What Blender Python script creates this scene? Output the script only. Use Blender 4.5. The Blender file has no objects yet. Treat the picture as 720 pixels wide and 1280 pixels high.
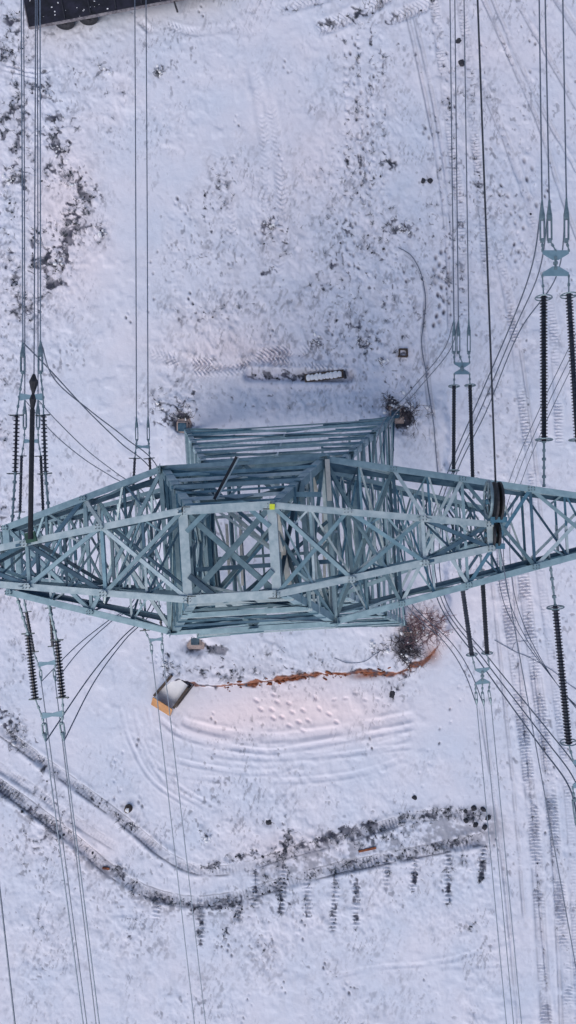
import bpy, math, random
import numpy as np
from mathutils import Vector

random.seed(7)
rng = np.random.default_rng(11)
SC = bpy.context.scene
COL = SC.collection
HC = 40.0            # camera height over the snow (m)
F = 873.0            # focal length in photo pixels
NU, NV = 420.0, 640.0  # point straight below the camera


def P(u, v, z=0.0):
    d = HC - z
    return Vector(((u - NU) / F * d, (NV - v) / F * d, z))


def proj(p):
    d = HC - p.z
    return NU + p.x * F / d, NV - p.y * F / d


# ------------------------------------------------------------------ materials
def nodes(name):
    m = bpy.data.materials.new(name)
    m.use_nodes = True
    nt = m.node_tree
    b = nt.nodes['Principled BSDF']
    return m, nt, b


def inp(b, k, v):
    if k in b.inputs:
        b.inputs[k].default_value = v


def noise_mat(name, c1, c2, rough=0.6, metal=0.0, scale=6.0, bump=0.0, spec=0.5, rnd=0.0, detail=6, lo=0.35, hi=0.65):
    m, nt, b = nodes(name)
    tc = nt.nodes.new('ShaderNodeTexCoord')
    n = nt.nodes.new('ShaderNodeTexNoise')
    n.inputs['Scale'].default_value = scale
    n.inputs['Detail'].default_value = detail
    n.inputs['Roughness'].default_value = 0.6
    nt.links.new(tc.outputs['Object'], n.inputs['Vector'])
    r = nt.nodes.new('ShaderNodeValToRGB')
    r.color_ramp.elements[0].position = lo
    r.color_ramp.elements[1].position = hi
    r.color_ramp.elements[0].color = (*c1, 1)
    r.color_ramp.elements[1].color = (*c2, 1)
    nt.links.new(n.outputs['Fac'], r.inputs['Fac'])
    out = r.outputs['Color']
    if rnd > 0:
        oi = nt.nodes.new('ShaderNodeObjectInfo')
        mr = nt.nodes.new('ShaderNodeMapRange')
        mr.inputs['To Min'].default_value = 1 - rnd
        mr.inputs['To Max'].default_value = 1 + rnd
        nt.links.new(oi.outputs['Random'], mr.inputs['Value'])
        hs = nt.nodes.new('ShaderNodeHueSaturation')
        nt.links.new(mr.outputs['Result'], hs.inputs['Value'])
        nt.links.new(out, hs.inputs['Color'])
        out = hs.outputs['Color']
    nt.links.new(out, b.inputs['Base Color'])
    inp(b, 'Roughness', rough)
    inp(b, 'Metallic', metal)
    inp(b, 'Specular IOR Level', spec)
    if bump > 0:
        bp = nt.nodes.new('ShaderNodeBump')
        bp.inputs['Strength'].default_value = bump
        bp.inputs['Distance'].default_value = 0.02
        nt.links.new(n.outputs['Fac'], bp.inputs['Height'])
        nt.links.new(bp.outputs['Normal'], b.inputs['Normal'])
    return m


M = {}
M['steel'] = noise_mat('weathered_galvanised_steel', (0.10, 0.19, 0.245), (0.175, 0.29, 0.345), 0.45, 0.3, 4.5, 0.15, 0.5, 0.45)
M['steel_chord'] = noise_mat('chord_steel', (0.165, 0.26, 0.31), (0.25, 0.365, 0.415), 0.42, 0.25, 4.0, 0.1, 0.4, 0.2)
M['steel_dark'] = noise_mat('dark_bracing_steel', (0.03, 0.075, 0.12), (0.07, 0.135, 0.19), 0.5, 0.25, 3.0, 0.1, 0.4, 0.35)
M['steel_blue'] = noise_mat('blue_tinted_steel', (0.04, 0.11, 0.165), (0.08, 0.18, 0.25), 0.45, 0.3, 8.0, 0.1, 0.5, 0.3)
M['steel_light'] = noise_mat('light_galvanised_steel', (0.28, 0.38, 0.43), (0.44, 0.53, 0.57), 0.42, 0.25, 5.0, 0.1, 0.5, 0.2)
M['steel_sunlit'] = noise_mat('sunlit_galvanised_steel', (0.50, 0.50, 0.47), (0.66, 0.65, 0.60), 0.45, 0.2, 4.0, 0.05)  # cream of sunlit flanges painted into the base colour
M['bolt'] = noise_mat('bolt_steel', (0.06, 0.08, 0.09), (0.12, 0.15, 0.16), 0.4, 0.6, 20.0)
M['insul'] = noise_mat('dark_glazed_insulator', (0.008, 0.011, 0.022), (0.03, 0.035, 0.05), 0.16, 0.0, 8.0, rnd=0.4)
M['insul_cap'] = noise_mat('insulator_glass', (0.05, 0.08, 0.10), (0.10, 0.14, 0.17), 0.3, 0.2, 8.0)
M['fitting'] = noise_mat('line_fitting_steel', (0.12, 0.18, 0.22), (0.22, 0.30, 0.34), 0.45, 0.5, 8.0)
M['yoke'] = noise_mat('yoke_plate_steel', (0.15, 0.26, 0.33), (0.21, 0.33, 0.41), 0.5, 0.3, 5.0)
M['wire'] = noise_mat('aluminium_conductor', (0.10, 0.13, 0.18), (0.18, 0.21, 0.27), 0.5, 0.5, 30.0)
M['wire_pale'] = noise_mat('pale_aluminium_conductor', (0.15, 0.19, 0.25), (0.24, 0.29, 0.36), 0.5, 0.5, 30.0)
M['wire_dark'] = noise_mat('dark_steel_wire', (0.02, 0.025, 0.04), (0.05, 0.06, 0.08), 0.6, 0.3, 30.0)
M['rubber'] = noise_mat('black_rubber', (0.008, 0.01, 0.016), (0.02, 0.022, 0.03), 0.6, 0.0, 10.0)
M['deck'] = noise_mat('dark_trailer_deck', (0.003, 0.004, 0.010), (0.016, 0.016, 0.034), 0.8, 0.0, 2.2, 0.3, detail=10)
M['trailer_steel'] = noise_mat('dark_trailer_steel', (0.02, 0.02, 0.03), (0.05, 0.05, 0.06), 0.5, 0.3, 5.0)
M['rim'] = noise_mat('dirty_wheel_rim', (0.02, 0.02, 0.025), (0.07, 0.07, 0.08), 0.6, 0.3, 9.0)
M['rail'] = noise_mat('pale_edge_rail', (0.10, 0.09, 0.11), (0.30, 0.28, 0.30), 0.6, 0.1, 5.0)
M['concrete'] = noise_mat('pinkish_concrete', (0.30, 0.24, 0.23), (0.45, 0.37, 0.35), 0.85, 0.0, 6.0, 0.4)
M['plywood'] = noise_mat('orange_plywood', (0.42, 0.20, 0.08), (0.56, 0.29, 0.12), 0.7, 0.0, 3.0, 0.1)
M['old_board'] = noise_mat('old_wet_board', (0.03, 0.022, 0.02), (0.10, 0.07, 0.055), 0.8, 0.0, 6.0, 0.3)
M['clod'] = noise_mat('frozen_soil_clod', (0.014, 0.018, 0.03), (0.05, 0.05, 0.062), 0.9, 0.0, 9.0, 0.4)
M['clay'] = noise_mat('rust_brown_clay', (0.08, 0.022, 0.014), (0.30, 0.10, 0.045), 0.9, 0.0, 4.0, 0.5)
M['twig'] = noise_mat('bare_twig', (0.035, 0.035, 0.05), (0.10, 0.085, 0.10), 0.85, 0.0, 6.0)
M['twig_red'] = noise_mat('reddish_twig', (0.12, 0.065, 0.075), (0.32, 0.20, 0.22), 0.85, 0.0, 6.0)
M['weed'] = noise_mat('dead_weed', (0.03, 0.045, 0.065), (0.10, 0.12, 0.14), 0.9, 0.0, 6.0)
M['snow_obj'] = noise_mat('settled_snow', (0.74, 0.75, 0.80), (0.82, 0.83, 0.87), 0.6, 0.0, 3.0, 0.4)
M['yellow'] = noise_mat('yellow_green_paint', (0.45, 0.55, 0.02), (0.60, 0.68, 0.04), 0.5)
M['blue'] = noise_mat('blue_painted_hub', (0.035, 0.12, 0.19), (0.07, 0.18, 0.26), 0.4)
M['hose'] = noise_mat('grey_blue_hose', (0.10, 0.13, 0.19), (0.17, 0.20, 0.27), 0.6)
M['strap'] = noise_mat('green_black_strap', (0.01, 0.05, 0.04), (0.03, 0.10, 0.07), 0.7)


def snow_material():
    m, nt, b = nodes('snow_ground')
    L = nt.links
    N = nt.nodes.new
    tc = N('ShaderNodeTexCoord')
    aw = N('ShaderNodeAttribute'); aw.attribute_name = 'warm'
    ad = N('ShaderNodeAttribute'); ad.attribute_name = 'dirt'
    ac = N('ShaderNodeAttribute'); ac.attribute_name = 'clay'
    n1 = N('ShaderNodeTexNoise'); n1.inputs['Scale'].default_value = 0.35; n1.inputs['Detail'].default_value = 5
    L.new(tc.outputs['Object'], n1.inputs['Vector'])
    r = N('ShaderNodeValToRGB')
    r.color_ramp.elements[0].position = 0.3; r.color_ramp.elements[0].color = (0.635, 0.685, 0.81, 1)
    r.color_ramp.elements[1].position = 0.7; r.color_ramp.elements[1].color = (0.735, 0.735, 0.83, 1)
    L.new(n1.outputs['Fac'], r.inputs['Fac'])
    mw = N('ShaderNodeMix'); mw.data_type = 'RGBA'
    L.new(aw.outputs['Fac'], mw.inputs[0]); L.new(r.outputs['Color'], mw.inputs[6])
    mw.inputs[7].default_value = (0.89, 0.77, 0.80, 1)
    # soil colour
    n2 = N('ShaderNodeTexNoise'); n2.inputs['Scale'].default_value = 3.0; n2.inputs['Detail'].default_value = 8
    L.new(tc.outputs['Object'], n2.inputs['Vector'])
    r2 = N('ShaderNodeValToRGB')
    r2.color_ramp.elements[0].position = 0.35; r2.color_ramp.elements[0].color = (0.012, 0.018, 0.042, 1)
    r2.color_ramp.elements[1].position = 0.70; r2.color_ramp.elements[1].color = (0.055, 0.052, 0.088, 1)
    L.new(n2.outputs['Fac'], r2.inputs['Fac'])
    r3 = N('ShaderNodeValToRGB')
    r3.color_ramp.elements[0].position = 0.35; r3.color_ramp.elements[0].color = (0.10, 0.03, 0.018, 1)
    r3.color_ramp.elements[1].position = 0.68; r3.color_ramp.elements[1].color = (0.36, 0.12, 0.045, 1)
    L.new(n2.outputs['Fac'], r3.inputs['Fac'])
    ms = N('ShaderNodeMix'); ms.data_type = 'RGBA'
    L.new(ac.outputs['Fac'], ms.inputs[0]); L.new(r2.outputs['Color'], ms.inputs[6]); L.new(r3.outputs['Color'], ms.inputs[7])
    md = N('ShaderNodeMix'); md.data_type = 'RGBA'
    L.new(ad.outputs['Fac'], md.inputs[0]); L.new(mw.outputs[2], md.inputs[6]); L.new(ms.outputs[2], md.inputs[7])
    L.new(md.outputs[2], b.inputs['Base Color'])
    inp(b, 'Roughness', 0.75)
    inp(b, 'Specular IOR Level', 0.25)
    n3 = N('ShaderNodeTexNoise'); n3.inputs['Scale'].default_value = 14; n3.inputs['Detail'].default_value = 5
    L.new(tc.outputs['Object'], n3.inputs['Vector'])
    bp = N('ShaderNodeBump'); bp.inputs['Strength'].default_value = 0.35; bp.inputs['Distance'].default_value = 0.03
    L.new(n3.outputs['Fac'], bp.inputs['Height']); L.new(bp.outputs['Normal'], b.inputs['Normal'])
    return m


M['snow'] = snow_material()


# ------------------------------------------------------------------ mesh builder
class MB:
    def __init__(s):
        s.v = []; s.f = []

    def add(s, vs, fs):
        o = len(s.v)
        s.v.extend(tuple(p) for p in vs)
        s.f.extend(tuple(i + o for i in f) for f in fs)

    def frame(s, d, n):
        d = d.normalized()
        n = n - d * n.dot(d)
        if n.length < 1e-4:
            n = Vector((0, 1, 0)) - d * d.y
            if n.length < 1e-4:
                n = Vector((1, 0, 0)) - d * d.x
        n.normalize()
        return d, d.cross(n).normalized(), n

    def angle(s, p, q, w, t=None, n=Vector((0, 0, 1)), flip=False):
        """rolled steel angle (L section) from p to q, one flange facing n"""
        t = t or max(0.012, w * 0.12)
        d, a, n = s.frame(q - p, n)
        if flip:
            a = -a
        pr = [(-w / 2, 0), (w / 2, 0), (w / 2, -t), (-w / 2 + t, -t), (-w / 2 + t, -w), (-w / 2, -w)]
        vs = [p + a * x + n * y for x, y in pr] + [q + a * x + n * y for x, y in pr]
        fs = [(i, (i + 1) % 6, (i + 1) % 6 + 6, i + 6) for i in range(6)]
        fs += [(5, 4, 3, 0), (3, 2, 1, 0), (6, 9, 10, 11), (6, 7, 8, 9)]
        s.add(vs, fs)

    def bar(s, p, q, w, h, n=Vector((0, 0, 1))):
        d, a, n = s.frame(q - p, n)
        pr = [(-w / 2, -h / 2), (w / 2, -h / 2), (w / 2, h / 2), (-w / 2, h / 2)]
        vs = [p + a * x + n * y for x, y in pr] + [q + a * x + n * y for x, y in pr]
        s.add(vs, [(0, 1, 2, 3), (7, 6, 5, 4), (0, 4, 5, 1), (1, 5, 6, 2), (2, 6, 7, 3), (3, 7, 4, 0)])

    def prism(s, pts, th, n=Vector((0, 0, 1))):
        k = len(pts)
        vs = [p + n * th / 2 for p in pts] + [p - n * th / 2 for p in pts]
        fs = [tuple(range(k)), tuple(range(2 * k - 1, k - 1, -1))]
        fs += [(i, i + k, (i + 1) % k + k, (i + 1) % k) for i in range(k)]
        s.add(vs, fs)

    def tube(s, pts, r, k=6, caps=True, radii=None):
        pts = [Vector(p) for p in pts]
        n0 = Vector((0, 0, 1))
        base = len(s.v)
        for i, p in enumerate(pts):
            d = (pts[min(i + 1, len(pts) - 1)] - pts[max(i - 1, 0)])
            d, a, n = s.frame(d, n0)
            n0 = n
            rr = radii[i] if radii else r
            for j in range(k):
                th = 2 * math.pi * j / k
                s.v.append(tuple(p + a * math.cos(th) * rr + n * math.sin(th) * rr))
        for i in range(len(pts) - 1):
            for j in range(k):
                j2 = (j + 1) % k
                s.f.append((base + i * k + j, base + i * k + j2, base + (i + 1) * k + j2, base + (i + 1) * k + j))
        if caps:
            s.f.append(tuple(base + j for j in range(k))[::-1])
            s.f.append(tuple(base + (len(pts) - 1) * k + j for j in range(k)))

    def ring(s, c, ax, R, r, k=20, m=6, arc=1.0, up=None):
        ax, a, n = s.frame(ax, up or Vector((0, 0, 1)))
        base = len(s.v)
        kk = k if arc >= 1 else k + 1
        for i in range(kk):
            th = 2 * math.pi * i / k * arc
            rad = a * math.cos(th) + n * math.sin(th)
            for j in range(m):
                ph = 2 * math.pi * j / m
                s.v.append(tuple(c + rad * (R + r * math.cos(ph)) + ax * r * math.sin(ph)))
        for i in range(k):
            i2 = (i + 1) % k if arc >= 1 else i + 1
            for j in range(m):
                j2 = (j + 1) % m
                s.f.append((base + i * m + j, base + i2 * m + j, base + i2 * m + j2, base + i * m + j2))

    def lump(s, c, rx, ry, rz, k=7, rot=0.0):
        """irregular low stone or clod"""
        vs = []
        rings = [(-0.2, 1.0), (0.25, 0.95), (0.75, 0.6)]
        ca, sa = math.cos(rot), math.sin(rot)
        for h, q in rings:
            for i in range(k):
                th = 2 * math.pi * i / k + random.uniform(-.2, .2)
                q2 = q * random.uniform(0.72, 1.2)
                x, y = rx * q2 * math.cos(th), ry * q2 * math.sin(th)
                vs.append(c + Vector((x * ca - y * sa, x * sa + y * ca, rz * (h + random.uniform(-.12, .12)))))
        vs.append(c + Vector((random.uniform(-.2, .2) * rx, random.uniform(-.2, .2) * ry, rz)))
        fs = []
        for r_ in range(2):
            for i in range(k):
                i2 = (i + 1) % k
                fs.append((r_ * k + i, r_ * k + i2, (r_ + 1) * k + i2, (r_ + 1) * k + i))
        for i in range(k):
            fs.append((2 * k + i, 2 * k + (i + 1) % k, 3 * k))
        s.add(vs, fs)

    def build(s, name, mat, parent=None, smooth=False):
        me = bpy.data.meshes.new(name)
        inv = parent_matrix(parent)
        vs = s.v if inv is None else [tuple(inv @ Vector(p)) for p in s.v]
        me.from_pydata(vs, [], s.f)
        me.materials.append(M[mat])
        if smooth:
            me.polygons.foreach_set('use_smooth', [True] * len(me.polygons))
        o = bpy.data.objects.new(name, me)
        COL.objects.link(o)
        if parent:
            o.parent = parent
        return o


ROOTLOC = {}


def parent_matrix(p):
    if p is None:
        return None
    while p.parent:
        p = p.parent
    from mathutils import Matrix
    return Matrix.Translation(-Vector(ROOTLOC.get(p.name, (0, 0, 0))))


def thing(name, label, cat, loc=(0, 0, 0), group=None):
    o = bpy.data.objects.new(name, None)
    COL.objects.link(o)
    o.empty_display_size = 0.3
    o.location = loc
    ROOTLOC[o.name] = tuple(loc)
    o['label'] = label; o['category'] = cat
    if group: o['group'] = group
    return o


def tag(o, label, cat, group=None, kind=None):
    o['label'] = label; o['category'] = cat
    if group: o['group'] = group
    if kind: o['kind'] = kind
    return o


def catmull(pts, n=12):
    pts = [Vector(p) for p in pts]
    if len(pts) < 3:
        return [pts[0].lerp(pts[-1], i / n) for i in range(n + 1)]
    e = [pts[0] * 2 - pts[1]] + pts + [pts[-1] * 2 - pts[-2]]
    out = []
    for i in range(1, len(e) - 2):
        for k in range(n):
            t = k / n
            a, b, c, d = e[i - 1], e[i], e[i + 1], e[i + 2]
            out.append(0.5 * ((2 * b) + (c - a) * t + (2 * a - 5 * b + 4 * c - d) * t * t + (3 * b - a - 3 * c + d) * t ** 3))
    out.append(pts[-1])
    return out


# ------------------------------------------------------------------ terrain
def hash2(ix, iy, seed):
    h = (ix.astype(np.int64) * 374761393 + iy.astype(np.int64) * 668265263 + seed * 974711) & 0x7fffffff
    h = ((h ^ (h >> 13)) * 1274126177) & 0x7fffffff
    h = (h ^ (h >> 16)) & 0xffff
    return h.astype(np.float32) / 65535.0


def vnoise(x, y, seed=0):
    ix = np.floor(x); iy = np.floor(y)
    fx = (x - ix).astype(np.float32); fy = (y - iy).astype(np.float32)
    fx = fx * fx * (3 - 2 * fx); fy = fy * fy * (3 - 2 * fy)
    a = hash2(ix, iy, seed); b = hash2(ix + 1, iy, seed)
    c = hash2(ix, iy + 1, seed); d = hash2(ix + 1, iy + 1, seed)
    return (a * (1 - fx) + b * fx) * (1 - fy) + (c * (1 - fx) + d * fx) * fy


def fbm(x, y, s, oct=4, seed=0, gain=0.55):
    out = 0; amp = 1; tot = 0
    for i in range(oct):
        out = out + amp * vnoise(x / s + 17.3 * i, y / s - 9.1 * i, seed + i)
        tot += amp; amp *= gain; s *= 0.5
    return out / tot


def sstep(a, b, x):
    t = np.clip((x - a) / (b - a), 0, 1)
    return t * t * (3 - 2 * t)


STEP = 1.15
ui = np.arange(-90, 811, STEP)
vi = np.arange(-100, 1381, STEP)
gro = 2.0 * 1.35 ** np.arange(1, 36)
ext = np.cumsum(gro)
ext = ext[ext < 14000]
uu = np.concatenate([ui[0] - ext[::-1], ui, ui[-1] + ext])
vv = np.concatenate([vi[0] - ext[::-1], vi, vi[-1] + ext])
U, V = np.meshgrid(uu, vv)
U = U.astype(np.float64); V = V.astype(np.float64)
HH = np.zeros_like(U, dtype=np.float32)     # height in metres
DEN = np.zeros_like(HH)                     # how much soil shows through
CLAY = np.zeros_like(HH)
WARM = np.zeros_like(HH)
DIRT = np.zeros_like(HH)
inside = (U > -90) & (U < 810) & (V > -100) & (V < 1380)


def window(u0, u1, v0, v1):
    a, b = np.searchsorted(uu, [u0, u1]); c, d = np.searchsorted(vv, [v0, v1])
    return slice(c, d), slice(a, b)


def smooth_line(pts, n=8):
    return [(p.x, p.y) for p in catmull([(a, b, 0) for a, b in pts], n)]


def line_field(pts, pad):
    """nearest distance (signed) and arc length to a polyline, in a window round it"""
    us = [p[0] for p in pts]; vs = [p[1] for p in pts]
    w = window(min(us) - pad, max(us) + pad, min(vs) - pad, max(vs) + pad)
    X = U[w]; Y = V[w]
    best = np.full(X.shape, 1e9); sg = np.zeros(X.shape); arc = np.zeros(X.shape)
    s0 = 0.0
    for (ax, ay), (bx, by) in zip(pts[:-1], pts[1:]):
        dx, dy = bx - ax, by - ay
        L = math.hypot(dx, dy)
        if L < 1e-6: continue
        t = np.clip(((X - ax) * dx + (Y - ay) * dy) / (L * L), 0, 1)
        ex = X - ax - t * dx; ey = Y - ay - t * dy
        d = np.hypot(ex, ey)
        c = (dx * ey - dy * ex)
        mk = d < best
        best = np.where(mk, d, best); sg = np.where(mk, np.sign(c), sg); arc = np.where(mk, s0 + t * L, arc)
        s0 += L
    return w, best, best * sg, arc, s0


def blob(cu, cv, ru, rv, amp, arr=None, rot=0.0):
    arr = DEN if arr is None else arr
    R = max(ru, rv) * 3
    w = window(cu - R, cu + R, cv - R, cv + R)
    a = math.radians(rot); ca, sa = math.cos(a), math.sin(a)
    x = (U[w] - cu) * ca + (V[w] - cv) * sa; y = -(U[w] - cu) * sa + (V[w] - cv) * ca
    arr[w] += (amp * np.exp(-((x / ru) ** 2 + (y / rv) ** 2))).astype(np.float32)


def streak(pts, wd, amp, arr=None, nz=True):
    arr = DEN if arr is None else arr
    w, d, sd, arc, L = line_field(smooth_line(pts), wd * 3)
    k = amp * np.exp(-(d / wd) ** 2)
    if nz:
        k = k * (0.25 + 1.3 * sstep(0.35, 0.65, fbm(U[w], V[w], 22, 2, 91)))
    arr[w] += k.astype(np.float32)


# base relief
HH += (0.10 * (fbm(U, V, 90, 3, 1) - 0.5) + 0.03 * (fbm(U, V, 26, 2, 5) - 0.5)).astype(np.float32) * inside
far = np.clip((np.hypot(U - 420, V - 640) - 900) / 5000, 0, 1)
HH += (far * 12 * (fbm(U, V, 2500, 3, 77) - 0.35)).astype(np.float32)

# tower pad: a low filled platform with broken edge
pad_bottom = smooth_line([(196, 868), (222, 850), (262, 858), (330, 850), (400, 842), (470, 838), (500, 838), (540, 815), (553, 790)], 8)
pb = np.interp(uu, [p[0] for p in pad_bottom], [p[1] for p in pad_bottom])
PB = np.broadcast_to(pb, U.shape)
jag = 9 * (fbm(U, V, 16, 3, 41) - 0.5)
inx = sstep(196, 212, U) * (1 - sstep(552, 564, U + jag))
pad_m = inx * (1 - sstep(-2.5, 3.0, V - PB + jag * 0.7)) * sstep(474, 534, V + jag)
HH += (0.55 * pad_m).astype(np.float32)
# rust-brown cut face of the pad
ew = 2.5 + 5.0 * sstep(.35, .65, fbm(U, V * 0 + 3, 26, 3, 57)); edge = np.exp(-((V - PB + jag * 1.3 - 1) / ew) ** 2) * sstep(214, 226, U) * (1 - sstep(552, 560, U))
edge_n = fbm(U, V, 9, 3, 55)
CLAY += np.clip(edge * 2.0 * sstep(.36, .5, fbm(U, V, 10, 3, 59)), 0, 1).astype(np.float32)
blob(452, 846, 20, 8, 0.9, CLAY); blob(540, 818, 20, 20, 1.4, CLAY); blob(538, 818, 11, 12, 0.8, DIRT); blob(455, 845, 20, 4.5, 0.8, DIRT); blob(232, 868, 14, 16, 0.5, CLAY)
DIRT = np.maximum(DIRT, sstep(0.42, 0.60, edge * 0.75 + 0.45 * (edge_n - 0.3))).astype(np.float32)
# warm pinkish tint on the snow, strongest south of the pad
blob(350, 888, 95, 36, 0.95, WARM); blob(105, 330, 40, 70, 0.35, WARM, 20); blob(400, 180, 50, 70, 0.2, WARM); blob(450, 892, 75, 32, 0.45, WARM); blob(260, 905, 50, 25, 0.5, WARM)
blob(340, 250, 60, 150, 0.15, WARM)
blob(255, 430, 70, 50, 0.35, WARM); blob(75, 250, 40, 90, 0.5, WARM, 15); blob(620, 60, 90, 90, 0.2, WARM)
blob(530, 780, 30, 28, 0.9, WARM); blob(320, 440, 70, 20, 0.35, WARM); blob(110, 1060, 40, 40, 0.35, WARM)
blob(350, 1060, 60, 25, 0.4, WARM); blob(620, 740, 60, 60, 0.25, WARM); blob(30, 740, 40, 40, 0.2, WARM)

# soil / stubble showing through the snow (densities)
# hedge-like strip of stony ground, upper left
streak([(8, 60), (60, 150), (85, 215), (105, 250), (70, 300), (60, 350), (10, 395)], 26, 0.62)
streak([(62, 150), (84, 205), (95, 240)], 9, 0.75)
streak([(95, 260), (70, 345), (62, 385)], 9, 0.6)
streak([(0, 110), (18, 180), (20, 230)], 14, 0.6); streak([(0, 380), (25, 345), (70, 310)], 7, 0.7)
streak([(60, 150), (78, 185), (92, 225), (108, 250), (92, 268), (84, 285), (66, 318), (52, 322)], 4.5, 0.9)
streak([(0, 398), (22, 372), (45, 340), (42, 300)], 3.5, 0.9); streak([(2, 150), (12, 185), (20, 200), (4, 262)], 4, 0.8); streak([(10, 20), (20, 60), (14, 90), (30, 130)], 4, 0.7)
blob(25, 235, 35, 110, 0.45); blob(110, 170, 45, 60, 0.2); blob(128, 290, 14, 22, 0.5); blob(95, 90, 40, 30, 0.25)
blob(15, 40, 30, 45, 0.6); blob(200, 90, 10, 9, 0.9); blob(132, 88, 14, 8, 0.6); blob(150, 130, 22, 26, 0.3)
blob(8, 285, 14, 60, 0.45); blob(3, 460, 8, 50, 0.45); blob(5, 540, 10, 30, 0.5)
streak([(2, 600), (6, 680), (4, 745)], 8, 0.8); blob(25, 810, 18, 30, 0.35); blob(10, 880, 18, 25, 0.3)
# scattered speckle over the middle
blob(450, 180, 45, 120, 0.34); blob(440, 300, 90, 90, 0.30); blob(505, 285, 26, 18, 0.5); blob(470, 380, 90, 60, 0.34)
blob(455, 430, 22, 14, 0.8); blob(503, 440, 14, 9, 0.9); blob(395, 428, 28, 12, 0.5); blob(340, 285, 18, 16, 0.55)
blob(275, 235, 20, 50, 0.35); blob(300, 330, 90, 70, 0.24); blob(245, 390, 60, 20, 0.35); blob(240, 260, 30, 25, 0.3)
blob(490, 205, 14, 10, 0.7); blob(470, 60, 50, 50, 0.25); blob(420, 20, 50, 22, 0.32); blob(535, 225, 8, 5, 0.8)
blob(620, 260, 60, 60, 0.33); blob(560, 230, 25, 180, 0.30); blob(640, 420, 50, 60, 0.2); blob(600, 100, 40, 60, 0.25)
blob(220, 500, 40, 30, 0.50); blob(360, 505, 130, 13, 0.32); blob(505, 500, 30, 40, 0.42); blob(215, 540, 22, 34, 0.38)
blob(640, 560, 70, 80, 0.14); blob(605, 520, 25, 40, 0.2)
blob(350, 835, 130, 16, 0.38); blob(330, 815, 60, 14, 0.3); blob(215, 830, 12, 22, 0.7); blob(280, 840, 50, 8, 0.5)
blob(470, 830, 30, 14, 0.5)
streak([(530, 800), (510, 838), (492, 865), (480, 885)], 5, 0.9)
# footing pits
for (cu, cv, ru, rv) in [(232, 530, 13, 14), (498, 524, 14, 16), (248, 806, 15, 9), (512, 790, 12, 12)]:
    blob(cu, cv, ru, rv, 1.25)
    w = window(cu - 60, cu + 60, cv - 60, cv + 60)
    HH[w] -= (0.35 * np.exp(-(((U[w] - cu) / ru) ** 2 + ((V[w] - cv) / rv) ** 2) ** 1.5)).astype(np.float32)
blob(272, 808, 14, 7, 0.85)
# trench north of the tower
streak([(315, 470), (345, 469), (380, 471)], 5.5, 1.2, nz=False)
streak([(300, 476), (330, 488), (430, 482)], 6, 0.3)
w, d, sd, arc, L = line_field([(312, 469), (436, 471)], 30)
HH[w] -= (0.30 * np.exp(-(d / 6.5) ** 4)).astype(np.float32)
HH[w] += (0.10 * np.exp(-((d - 11) / 5) ** 2)).astype(np.float32)
# lower swath
blob(20, 925, 30, 16, 0.45); blob(20, 905, 12, 12, 0.6); blob(165, 1033, 14, 7, 0.8); blob(60, 995, 50, 18, 0.35, rot=35)
streak([(0, 890), (30, 935), (65, 972)], 7, 0.6); streak([(0, 985), (40, 1015), (70, 1040)], 7, 0.9)
streak([(70, 965), (120, 1000), (165, 1040)], 6, 0.55)
streak([(145, 1085), (185, 1120), (240, 1133), (300, 1128)], 5.5, 0.95)
streak([(230, 1080), (262, 1085), (300, 1070), (345, 1060), (420, 1040), (520, 1018), (595, 1018)], 6, 0.75)
streak([(345, 1105), (420, 1085), (510, 1068), (605, 1045)], 5, 0.75)
blob(595, 1022, 17, 13, 0.5); blob(360, 1050, 16, 26, 0.75); blob(440, 1048, 60, 18, 0.35); blob(545, 1015, 22, 9, 0.6)
blob(335, 1028, 6, 6, 0.8); blob(252, 1045, 7, 14, 0.7); blob(290, 1075, 25, 8, 0.55); blob(500, 1040, 40, 14, 0.5)
blob(585, 1075, 20, 16, 0.6); blob(90, 1110, 60, 50, 0.2); blob(180, 1160, 30, 30, 0.3); blob(45, 1050, 40, 30, 0.3)
blob(30, 1160, 30, 60, 0.15); blob(100, 1190, 80, 80, 0.17); blob(430, 1200, 180, 60, 0.15); blob(520, 960, 60, 20, 0.14)
blob(330, 1180, 14, 22, 0.4); blob(590, 1160, 10, 10, 0.5); blob(400, 1245, 200, 30, 0.1); blob(340, 1000, 70, 24, 0.12)
streak([(245, 1150), (252, 1180)], 3.5, 0.7); streak([(283, 1160), (278, 1182)], 3.5, 0.6)
comb = [(320, 1090, 1135), (355, 1085, 1140), (384, 1100, 1148), (420, 1095, 1165), (445, 1100, 1160), (484, 1075, 1110),
        (520, 1072, 1112), (560, 1065, 1130), (605, 1058, 1100), (252, 1140, 1175), (198, 1120, 1150), (300, 1130, 1150)]
for (cu, v0, v1) in comb:
    j = random.uniform(-5, 5)
    streak([(cu, v0), (cu + j * 0.3, (v0 + v1) / 2), (cu + j, v1)], 3.6, 0.95)
    w, d, sd, arc, L = line_field([(cu, v0), (cu + j, v1)], 14)
    HH[w] += (0.05 * np.exp(-(d / 4) ** 2) * np.sin(arc * 2 * math.pi / 5.0)).astype(np.float32)
    DIRT[w] = np.maximum(DIRT[w], 0.55 * np.exp(-((d + 4 * (fbm(U[w], V[w], 6, 2, 235) - .5)) / 3.4) ** 4) * (np.sin(arc * 2 * math.pi / 4.6 + 5 * fbm(U[w], V[w], 14, 2, 234)) > 0.25) * sstep(.38, .55, fbm(U[w], V[w], 9, 2, 233))).astype(np.float32)

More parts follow.
